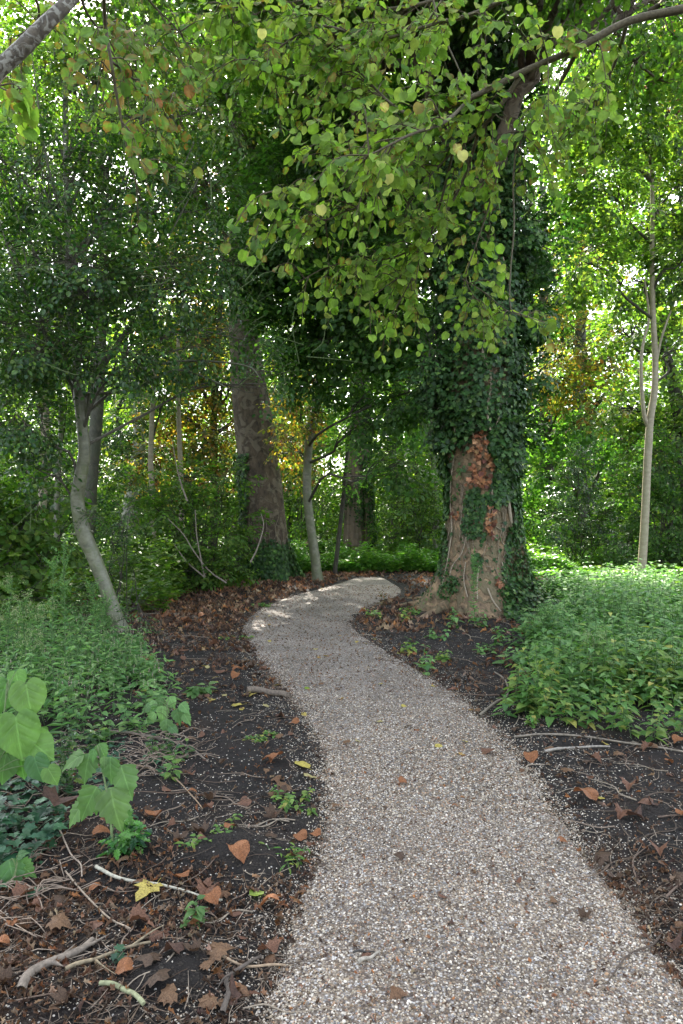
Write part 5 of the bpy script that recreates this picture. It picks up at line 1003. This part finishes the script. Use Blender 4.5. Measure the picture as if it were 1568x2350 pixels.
rosette('weed_clump', 'pale spindly seedling with yellow-green leaves on a stick, left of the path', 392, 1795, 0, .06, 'nettley', T_OVATE, h=.13, stems=2, lean=.4, spread=.02)
rosette('weed_clump', 'drooping green weed in front of the low round-leaved plant, left of the path', 310, 1692, 0, .07, 'nettle', T_NARROW, h=.12, stems=3, lean=.6, spread=.04)
rosette('weed_clump', 'wilted grey-green weed lying on dark soil, mid left', 450, 1600, 0, .10, 'sap', T_OVATE, h=.07, stems=3, lean=1, spread=.08)
rosette('weed_clump', 'tuft of pale yellow grass beside the gravel, lower left', 672, 1990, 0, .05, 'nettley', T_NARROW, h=.05, stems=9, lean=1.2, spread=.06, opp=False)
rosette('weed_clump', 'tiny seedling with grey-green leaves near the bottom stick, lower left', 432, 2140, 0, .05, 'sap', T_OVATE, h=.09, stems=2, lean=.4, spread=.02)
rosette('weed_clump', 'pale moss-like seedlings on the soil, mid left', 350, 1550, 0, .03, 'nettley', T_OVATE, h=.03, stems=14, lean=1, spread=.14)
rosette('weed_clump', 'yellow-green seedlings on the soil near the gravel, mid left', 600, 1705, 0, .028, 'nettley', T_OVATE, h=.03, stems=12, lean=1, spread=.10)
rosette('weed_clump', 'single small green seedling in front of the nettle bed', 1225, 1675, 0, .06, 'nettley', T_OVATE, h=.08, stems=2, lean=.3, spread=.02)
rosette('weed_clump', 'three-leaved ivy seedling on the lower mound, bottom left', 270, 2240, 0, .045, 'ivyg', T_IVY, h=.03, stems=2, lean=1, spread=.03, npairs=2)
rosette('weed_clump', 'small trailing weed along the path at mid left', 545, 1470, 0, .04, 'nettley', T_OVATE, h=.04, stems=6, lean=1, spread=.2)
rosette('weed_clump', 'light green weeds at the far left edge of the path', 610, 1395, 0, .05, 'nettley', T_OVATE, h=.06, stems=6, lean=1, spread=.2)

# ================================================================== LITTER, STICKS, PEBBLES
def soil_pts(n, vmin, vmax, dens=None, umin=-500, umax=2250):
    u = R(umin, umax, n); v = V0 + (vmin - V0) * ((vmax - V0) / (vmin - V0)) ** rng.random(n); y = gy(v); x = (u - U0) / F * y
    k = pin(x, y) < .05; x, y, u, v = x[k], y[k], u[k], v[k]
    mound = np.zeros(len(x), bool)
    for (mx, my, r, a) in MOUNDS: mound |= (np.hypot(x - mx, y - my) < r * .8)
    k = ~mound & ((x < 1.4) | (y < 5.4) | (y > 7.5) | (x < nett_left(y) + .2))
    if dens is not None: k &= rng.random(len(x)) < dens(u, v, x, y)
    return x[k], y[k]
litter_d = lambda u, v, x, y: np.clip(.05 + .9 * np.clip(fbm(x * 1.7, y * 1.7, 3, 71), 0, 1) + ((v < 1500) & (u < 800)) * .6 + ((v > 1950) & (u < 520)) * .12 + (abs(pin(x, y) + .25) < .25) * .04, 0, 1)
# fine fragments: one mass
g1 = Geo()
x, y = soil_pts(96000, 1360, 2400, litter_d); n = len(x)
a = R(0, 6.28, n); d = np.column_stack([np.cos(a), np.sin(a), R(-.25, .35, n)])
stamp(g1, T_CURL, np.column_stack([x, y, gh(x, y) + R(.002, .02, n)]), frames(d, roll=R(-1.2, 1.2, n)), R(.008, .032, n) * np.where(y > 6, 1.9, 1), pick('dry', n, .5) * .75, xs=R(.4, 1.1, n))
x = R(-7, 8, 26000); y = R(9, 21, 26000); k = (pin(x, y) < -.05) & (rng.random(len(x)) < np.clip(.2 + (x < 1) * .35, 0, 1)); x, y = x[k], y[k]; n = len(x); a = R(0, 6.28, n); d = np.column_stack([np.cos(a), np.sin(a), R(-.25, .35, n)])
stamp(g1, T_CURL, np.column_stack([x, y, gh(x, y) + R(.005, .03, n)]), frames(d, roll=R(-1, 1, n)), R(.05, .12, n), pick('dry', n, .3))
o = g1.build('leaf_litter', M['dry']); tag(o, 'crumbled brown leaf litter spread over the dark soil', 'leaf litter', kind='stuff')
# fine root fibres and twig bits: one mass
g1 = Geo(); x, y = soil_pts(32000, 1420, 2400, lambda u, v, x, y: np.clip(.18 + (v > 1900) * .25 + 1.3 * fbm(x * 1.7, y * 1.7, 2, 72), 0, 1)); n = len(x); a = R(0, 6.28, n); L = R(.02, .13, n)
A_ = np.column_stack([x, y, gh(x, y) + .006]); bx, by = x + np.cos(a) * L, y + np.sin(a) * L; B_ = np.column_stack([bx, by, gh(bx, by) + R(.004, .025, n)])
cols = np.array([(.20, .14, .09), (.10, .07, .045), (.30, .24, .17), (.06, .045, .03)])[rng.integers(4, size=n)]
for k in range(4):
    m_ = slice(k, None, 4); twig3(g1, A_[m_], B_[m_], R(.0008, .0028, len(A_[m_])), .0008, tuple(cols[k]) if False else [(.15, .11, .075), (.08, .058, .04), (.24, .19, .14), (.05, .038, .028)][k])
o = g1.build('root_fibres', M['twig']); tag(o, 'fine roots and splinters strewn over the dark soil', 'twig litter', kind='stuff')
# pebbles and shell bits
PEB = (np.array([[math.cos(t_) * .5, math.sin(t_) * .5, 0] for t_ in np.arange(6) * math.pi / 3] + [[math.cos(t_) * .3, math.sin(t_) * .3, .26] for t_ in np.arange(6) * math.pi / 3] + [[0, 0, .33]]),
       np.array([(i_, (i_ + 1) % 6, 6 + (i_ + 1) % 6) for i_ in range(6)] + [(i_, 6 + (i_ + 1) % 6, 6 + i_) for i_ in range(6)] + [(6 + i_, 6 + (i_ + 1) % 6, 12) for i_ in range(6)]), np.ones(13))
PCOL = np.array([(.48, .44, .37), (.33, .28, .215), (.22, .18, .135), (.15, .115, .08), (.36, .24, .15), (.18, .185, .20), (.62, .59, .54), (.085, .065, .05), (.28, .17, .12)]); PW = np.array([3.2, 3.0, 3.2, 3.6, 1.3, 1.0, 2.4, 3.6, .8]); PW = PW / PW.sum()
def pebbles(g, x, y, size, white=0):
    n = len(x); z = sh(x, y); w = PW.copy(); w[[0, 6]] += white; w /= w.sum(); col = PCOL[rng.choice(9, n, p=w)] * R(.55, 1.14, (n, 1)) * np.array([1.06, 1.0, .90])
    up = unit(np.column_stack([R(-.45, .45, n), R(-.45, .45, n), np.ones(n)])); a = R(0, 6.28, n); d = np.column_stack([np.cos(a), np.sin(a), np.zeros(n)])
    stamp(g, PEB, np.column_stack([x, y, z - .0005]), frames(d, up=up), size, col, xs=R(.55, 1.0, n))
g1 = Geo(); n = 130000; v = V0 + (1500 - V0) * ((2420 - V0) / (1500 - V0)) ** rng.random(n) ; y = gy(v); x = Lx(y) - .12 + rng.random(n) * (Rx(y) - Lx(y) + .24); d_ = pin(x, y) + .10 * fbm(x * 6, y * 6, 3, 81)
vis = np.abs((x) / y) < .56; k = vis & (rng.random(n) < np.clip((d_ + .05) / .07, 0, 1) * np.clip((8.6 - y) / 4.5, 0, 1) * (.55 + .4 * np.exp(-d_ / .18) + .5 * fbm(x * 1.4, y * .8, 3, 85))); pebbles(g1, x[k], y[k], R(.004, .0115, k.sum()) * np.where(y[k] > 3.6, 1.35, 1.05))
n = 9000; y = 1.9 + 10 * rng.random(n) ** 1.5; s_ = rng.random(n) < .5; x = np.where(s_, Lx(y), Rx(y)) + rng.normal(0, .13, n); pebbles(g1, x, y, R(.004, .013, n), .8)
n = 1600; y = R(1.9, 6, n); x = Lx(y) + rng.random(n) * (Rx(y) - Lx(y)); pebbles(g1, x, y, R(.010, .019, n), .25)
o = g1.build('gravel', M['pebble'], smooth=False); tag(o, 'loose shell grit and small pebbles covering the path', 'gravel', kind='stuff')
g1 = Geo(); x, y = soil_pts(76000, 1450, 2400, lambda u, v, x, y: np.clip(1.5 * np.exp(pin(x, y) / .2) + .4 * (fbm(x * 2, y * 2, 3, 82) > .05) + .12, 0, 1)); pebbles(g1, x, y, R(.003, .010, len(x)) * np.where(y > 4, 1.3, 1), .8)
o = g1.build('scattered_shells', M['pebble']); tag(o, 'white shell bits scattered over the black soil beside the path', 'shell grit', kind='stuff')

# soil, splinters and leaf crumbs that have strayed on to the rim of the gravel
g1 = Geo(); n = 26000; y = 1.9 + 11 * rng.random(n) ** 1.3; s_ = rng.random(n) < .5; q_ = np.abs(rng.normal(0, .10, n)); x = np.where(s_, Lx(y) + q_ - .05, Rx(y) - q_ + .05); k = fbm(x * 3, y * 3, 3, 92) > -.12; x, y = x[k], y[k]; n = len(x); a = R(0, 6.28, n)
stamp(g1, PEB, np.column_stack([x, y, sh(x, y) - .001]), frames(np.column_stack([np.cos(a), np.sin(a), R(-.4, .4, n)])), R(.003, .013, n) * np.where(y > 5, 1.4, 1), np.array([(.02, .016, .012), (.035, .024, .017), (.09, .055, .035)])[rng.integers(3, size=n)] * R(.6, 1.4, (n, 1)), xs=R(.4, 1, n))
n = 5000; y = 1.9 + 13 * rng.random(n) ** 1.2; x = Lx(y) + rng.random(n) * (Rx(y) - Lx(y)); a = R(0, 6.28, n)
stamp(g1, T_CURL, np.column_stack([x, y, sh(x, y) + .004]), frames(np.column_stack([np.cos(a), np.sin(a), R(-.2, .3, n)]), roll=R(-1, 1, n)), R(.006, .020, n) * np.where(y > 6, 1.4, 1), pick('dry', n, .4), xs=R(.3, 1, n))
o = g1.build('path_debris', M['twig']); tag(o, 'earth crumbs and leaf scraps strayed on to the gravel', 'debris', kind='stuff')
# soil crumbs
g1 = Geo(); x, y = soil_pts(46000, 1600, 2400, None); mx_ = np.array([(m_[0] + R(-1, 1) * m_[2], m_[1] + R(-1, 1) * m_[2]) for m_ in MOUNDS[:5] for _ in range(900)]); x = np.concatenate([x, mx_[:, 0]]); y = np.concatenate([y, mx_[:, 1]]); n = len(x); a = R(0, 6.28, n); stamp(g1, PEB, np.column_stack([x, y, gh(x, y) - .002]), frames(np.column_stack([np.cos(a), np.sin(a), R(-.4, .4, n)])), R(.004, .016, n), np.tile([.02, .016, .012], (n, 1)) * R(.5, 1.7, (n, 1)), xs=R(.7, 1, n))
o = g1.build('soil_crumbs', M['twig']); tag(o, 'loose crumbs of black earth', 'soil', kind='stuff')

# fallen leaves as individuals
LEAFPROTO = {}
def leaf_proto(key, tpl, pal, fold, curl):
    V_, F_, E_ = tpl; V2 = V_.copy(); V2[:, 1] -= .4; V2[:, 2] = fold * np.abs(V2[:, 0]) ** 1.3 * 1.6 + curl * V2[:, 1] ** 2 + .04 * np.sin(V2[:, 0] * 9 + V2[:, 1] * 7)
    V2[:, 2] -= V2[:, 2].min() - .01
    g_ = Geo(); c = pick(pal, 1, .1)[0]; C = np.repeat(c[None], len(V2), 0) * (1 - .25 * E_[:, None] * (np.arange(len(V2)) % 3 == 0)[:, None]); g_.add(V2, F_, C)
    tube(g_, smooth_path([[0, -.35, .02], [.03, -.6, .05], [.1, -.85, .03]], 5), .012, 4, c * .8)
    LEAFPROTO.setdefault(key, []).append(g_)
for k in range(8): leaf_proto('brown', [T_PLANE, T_CURL, T_OVATE, T_CURL, T_HAZEL, T_PLANE, T_CURL, T_MAPLE][k], 'dry', R(-.6, 1.0), R(-1.2, 1.5))
for k in range(4): leaf_proto('yellow', T_HAZEL if k % 2 else T_MAPLE, 'yellow', R(-.1, .3), R(-.3, .5))
for k in range(2): leaf_proto('green', T_HAZEL, 'hazel', R(0, .3), R(-.3, .5))
LMESH = {}
for key, L_ in LEAFPROTO.items():
    LMESH[key] = []
    for g_ in L_:
        o = g_.build('fallen_leaf', M['dry'] if key != 'green' else M['leaf'], smooth=False); LMESH[key].append(o.data); bpy.data.objects.remove(o)
def place_leaf(key, x, y, s_, label, group, lift=.0, az=None, tilt=.35):
    o = bpy.data.objects.new('fallen_leaf', LMESH[key][rng.integers(len(LMESH[key]))]); COL.objects.link(o)
    o.location = (float(x), float(y), float(sh(x, y)) + .003 + lift); o.scale = (s_, s_, s_); o.rotation_euler = (R(-tilt, tilt), R(-tilt, tilt), R(0, 6.28) if az is None else az)
    return tag(o, label, 'leaf', group)
LMK = [(385, 2265, 'the lowest bare mound'), (600, 1985, 'the mound by the gravel'), (350, 2040, 'the long bleached stick'), (120, 2250, 'the thick curved branch'), (250, 1960, 'the large-leaved seedling'), (672, 1850, 'the weed clump at the gravel edge'), (610, 1600, 'the small grey log'), (375, 1700, 'the low leafy plant'), (385, 1750, 'the small ivy patch'), (450, 1600, 'the wilted weed'), (284, 1470, 'the kinked holly stem'), (550, 2270, 'the dark forked stick'), (190, 2010, 'the arched pale root'), (480, 1370, 'the hazel thicket'), (600, 1400, 'the far gravel bend'), (725, 1345, 'the slim curving tree'),
       (1090, 1415, 'the ivy-clad trunk foot'), (885, 1392, 'the brown wilting weed'), (970, 1545, 'the upright wilted weed'), (1140, 1610, 'the curved root branch'), (1330, 1740, 'the pale split stick'), (1280, 1915, 'the forked grey twig'), (1340, 1842, 'the torn grey leaf'), (1460, 1890, 'the crumpled orange leaf'), (1400, 1700, 'the nettle bed edge'), (1480, 1860, 'the low mound at right'), (1500, 2060, 'the lower right soil edge'), (1180, 1760, 'the right gravel edge'), (900, 1700, 'the middle of the path'), (850, 2210, 'the dark twig on the gravel'), (1040, 1440, 'the drooping nettle seedling')]
LMP = [(G(u, v), t_) for u, v, t_ in LMK]
USED = {}
def side_label(x, y, kind, size, where):
    (mx, my), nm = min(LMP, key=lambda q: math.hypot(q[0][0] - x, q[0][1] - y) / math.hypot(*q[0]))
    dx, dy = x - mx, y - my; rel = ('right of ' if dx > 0 else 'left of ') if abs(dx) > abs(dy) * .6 else ('beyond ' if dy > 0 else 'before ')
    t_ = (size + ' ' + kind + ' ' + where + ', ' + rel + nm).strip()
    return t_ if len(t_.replace('-', ' ').split()) <= 15 else (kind + ' ' + where + ', ' + rel + nm).strip()
def many(key, n, vmin, vmax, umin, umax, smin, smax, label, group, cond, uniq=None):
    c = 0
    while c < n:
        u = R(umin, umax); v = V0 + (vmin - V0) * ((vmax - V0) / (vmin - V0)) ** rng.random(); x, y = G(u, v)
        if not cond(u, v, x, y): continue
        sz = R(smin, smax); o = place_leaf(key, x, y, sz, None, group); f = (sz - smin) / (smax - smin); lb_ = side_label(x, y, key + ' ' + ('flat leaf' if o.data.name[-1] in '0248' else 'curled leaf'), 'small' if f < .33 else ('large' if f > .66 else 'medium'), label); tr_ = USED.get('try', 0)
        if lb_ in USED and tr_ < 60: USED['try'] = tr_ + 1; bpy.data.objects.remove(o); continue
        USED['try'] = 0; USED[lb_] = 1; o['label'] = lb_; c += 1
soilL = lambda u, v, x, y: pin(x, y) < 0 and x < Lx(y) and not (u < 330 and 1500 < v < 1900)
soilR = lambda u, v, x, y: pin(x, y) < 0 and x > Rx(y) and x < nett_left(max(y, 5.0)) + (9 if y < 5.1 else .1)
onP = lambda u, v, x, y: pin(x, y) > 0
many('brown', 115, 1560, 2340, 0, 760, .04, .10, 'on soil', 'brown fallen leaves left of the path', soilL)
many('brown', 45, 1385, 1560, 290, 640, .08, .14, 'in litter', 'brown fallen leaves in the litter at the left bend', soilL)
many('brown', 66, 1400, 2340, 820, 1568, .04, .10, 'on black soil', 'brown fallen leaves right of the path', soilR)
many('yellow', 62, 1370, 1640, 290, 640, .035, .075, 'in litter', 'yellow fallen leaves left of the path', soilL)
many('yellow', 8, 1400, 1900, 830, 1500, .035, .065, 'on black soil', 'yellow fallen leaves right of the path', soilR)
many('brown', 24, 1480, 2340, 600, 1500, .03, .065, 'on gravel', 'brown leaves on the gravel path', onP)
many('yellow', 26, 1340, 1760, 560, 1100, .04, .06, 'on gravel', 'yellow leaves on the gravel path', onP)
for (key, u, v, s_, lab) in [('yellow', 695, 1765, .10, 'large half-green yellow leaf at the left gravel edge'), ('yellow', 712, 1790, .08, 'pale yellow leaf just below the large one at the left gravel edge'), ('yellow', 340, 2062, .12, 'yellow leaf lying under the long white stick'), ('brown', 365, 2306, .11, 'reddish brown leaf with upright stalk on the lowest mound'),
                             ('brown', 1340, 1842, .13, 'grey-brown torn leaf on the soil edge at right'), ('brown', 1460, 1890, .11, 'crumpled orange-brown leaf on black soil at right'), ('brown', 625, 1886, .10, 'tan leaf lying flat between two mounds left of the path'), ('brown', 480, 1846, .085, 'orange-brown leaf on black soil, centre of the lower left'), ('yellow', 545, 1624, .09, 'yellow leaf by the small log left of the path'),
                             ('green', 705, 1588, .05, 'small green leaf on the gravel'), ('green', 590, 2065, .06, 'round pale green leaf near the gravel at lower left'), ('brown', 1120, 1733, .11, 'flat tan leaf on the gravel at the right edge'), ('yellow', 225, 1430, .1, 'yellow leaf at the foot of the kinked holly'), ('brown', 1385, 1980, .10, 'pale yellow-brown leaf where soil meets gravel at right')]:
    x, y = G(u, v); place_leaf(key, x, y, s_, lab, None, .006)
x, y = G(115, 1925); place_leaf('brown', x, y + .05, .2, 'large curled copper-brown leaf resting on the ivy carpet', None, .12, tilt=.6)

# sticks
def stick(name, label, pts, r0, r1, C, group=None, lift=.012, side=0):
    P_ = []
    for (u, v) in pts:
        x, y = G(u, v); P_.append((x, y, float(sh(x, y)) + lift + r0 * .5))
    g_ = Geo(); Q = smooth_path(P_, 26); Q[:, 2] = np.maximum(Q[:, 2], sh(Q[:, 0], Q[:, 1]) + r0 * .6); Q[:, 2] += .004 * np.sin(np.linspace(0, 9, 26)); tube(g_, Q, np.linspace(r0, r1, 26), 8, C, rough=.18)
    for k in range(side):
        b_ = Q[rng.integers(6, 22)]; d = unit(np.array([R(-1, 1), R(-1, 1), R(0, .2)])); e_ = b_ + d * R(.05, .15); tube(g_, smooth_path([b_, (b_ + e_) / 2 + R(-.01, .01, 3), e_], 6), np.linspace(r1, .001, 6), 5, C)
    o = g_.build(name, M['twig'], smooth=True); return tag(o, label, 'stick', group)
stick('stick', 'long pale bleached stick lying across the soil at lower left', [(220, 2008), (260, 2030), (300, 2040), (360, 2048), (420, 2058), (480, 2078), (510, 2082)], .0075, .004, (.42, .39, .30))
stick('branch_piece', 'thick curved grey-brown branch at the bottom left corner', [(48, 2312), (62, 2285), (90, 2261), (120, 2245), (150, 2231), (190, 2210), (212, 2188)], .017, .011, (.17, .14, .11), side=3)
stick('stick', 'straight tan stick running beside the thick branch at bottom left', [(150, 2262), (200, 2240), (260, 2218), (345, 2190)], .008, .005, (.24, .19, .12), side=2)
stick('stick', 'mossy stick end poking in at the bottom edge', [(230, 2298), (270, 2308), (300, 2325), (330, 2352)], .008, .007, (.26, .27, .15))
stick('small_log', 'short grey log piece at the left gravel edge', [(567, 1599), (590, 1597), (620, 1600), (645, 1602), (660, 1606)], .030, .026, (.15, .12, .09))
stick('stick', 'long brown twig on the soil just beyond the small ivy patch', [(250, 1691), (300, 1695), (380, 1706), (430, 1728), (477, 1762)], .011, .006, (.16, .13, .10), side=2)
stick('stick', 'long thin pale bramble runner from the large-leaved seedling towards the path', [(300, 1770), (340, 1775), (400, 1798), (440, 1840), (465, 1868)], .005, .003, (.27, .19, .12))
stick('stick', 'thin straight root slanting from the ivy down to the litter, lower left', [(150, 2012), (180, 2050), (230, 2110), (265, 2140), (300, 2155)], .004, .003, (.3, .24, .17))
stick('stick', 'arched pale root loop below the ivy carpet', [(105, 1928), (130, 1925), (150, 1960), (165, 1985), (185, 2010), (188, 2035)], .0045, .003, (.3, .24, .18), lift=.03)
stick('stick', 'dark forked stick near the bottom of the gravel edge', [(510, 2348), (525, 2300), (520, 2270), (560, 2240), (600, 2212)], .010, .005, (.09, .075, .06), side=3)
stick('stick', 'slim tan stick pointing at the gravel, lower left', [(485, 2220), (560, 2235), (655, 2226)], .005, .004, (.3, .22, .14))
stick('stick', 'grey stick under the nettle bed edge at far right', [(1180, 1700), (1260, 1700), (1350, 1710), (1440, 1722), (1568, 1742)], .008, .006, (.2, .17, .13), side=4)
stick('stick', 'pale split stick on black soil below the nettles', [(1250, 1738), (1320, 1732), (1400, 1730)], .010, .006, (.28, .25, .21))
stick('stick', 'curved root branch on the litter left of the nettle bed', [(1100, 1650), (1140, 1620), (1165, 1600), (1160, 1570), (1135, 1550)], .012, .006, (.2, .17, .13), side=3)
stick('stick', 'short dark curved twig on the gravel near the bottom', [(810, 2200), (840, 2196), (865, 2202)], .004, .002, (.05, .045, .04))
stick('stick', 'flat grey wood splinter on the gravel near the bottom', [(822, 2222), (850, 2210), (872, 2200)], .007, .004, (.3, .27, .22))
stick('stick', 'forked grey twig at the right gravel edge', [(1280, 1945), (1290, 1925), (1285, 1900), (1270, 1885)], .006, .003, (.2, .17, .14), side=2)
stick('stick', 'long thin dead stem leaning on the plane tree foot at right', [(1215, 1400), (1225, 1405), (1242, 1412)], .012, .008, (.3, .26, .2))
TW = []
for k in range(12):
    g_ = Geo(); L = 1.0; Q = smooth_path([[0, 0, .02], [.25, R(-.1, .1), .03], [.55, R(-.2, .2), .035], [1, R(-.25, .25), .02]], 14); c = np.array([(.17, .12, .085), (.26, .2, .145), (.10, .075, .055), (.33, .27, .2)][k % 4]); tube(g_, Q, np.linspace(.013, .006, 14), 6, c * .8, rough=.25)
    if k % 2:
        b_ = Q[rng.integers(4, 10)]; tube(g_, smooth_path([b_, b_ + [.15, .12, .01], b_ + [.28, .16, .0]], 5), np.linspace(.007, .004, 5), 5, c * .8)
    o = g_.build('twig', M['twig'], smooth=True); TW.append(o.data); bpy.data.objects.remove(o)
def twigs(n, umin, umax, vmin, vmax, Lr, label, group, cond):
    c = 0
    while c < n:
        u = R(umin, umax); v = R(vmin, vmax); x, y = G(u, v)
        if not cond(u, v, x, y): continue
        o = bpy.data.objects.new('twig', TW[rng.integers(12)]); COL.objects.link(o); L = R(*Lr); a = R(0, 6.28)
        x2, y2 = x + math.cos(a) * L, y + math.sin(a) * L; z1, z2 = float(sh(x, y)), float(sh(x2, y2))
        o.location = (x, y, z1 + .002); o.scale = (L, L, L * .8); o.rotation_euler = (0, -math.atan2(z2 - z1, L), a); f = (L - Lr[0]) / (Lr[1] - Lr[0]); tone = ['brown', 'tan', 'dark', 'pale'][TW.index(o.data) % 4]; lb_ = side_label((x + x2) / 2, (y + y2) / 2, tone + (' forked' if TW.index(o.data) % 2 else '') + ' twig', 'short' if f < .33 else ('long' if f > .66 else 'thin'), ('crosswise' if abs(math.cos(a)) > .7 else 'lengthwise') + ' ' + label); tr_ = USED.get('try', 0)
        if lb_ in USED and tr_ < 60: USED['try'] = tr_ + 1; bpy.data.objects.remove(o); continue
        USED['try'] = 0; USED[lb_] = 1; tag(o, lb_, 'twig', group); c += 1
twigs(84, 0, 700, 1900, 2345, (.08, .3), 'in mulch', 'twigs at the lower left', soilL)
twigs(46, 250, 740, 1500, 1900, (.12, .4), 'on dark soil', 'twigs on the soil at mid left', soilL)
twigs(40, 1080, 1568, 1640, 2150, (.12, .45), 'on black soil', 'twigs on the soil at the right', soilR)
twigs(30, 850, 1150, 1400, 1640, (.15, .6), 'among roots', 'twigs in front of the plane tree', soilR)
twigs(24, 300, 700, 1370, 1500, (.3, .8), 'in leaf litter', 'twigs in the litter at the left bend', soilL)
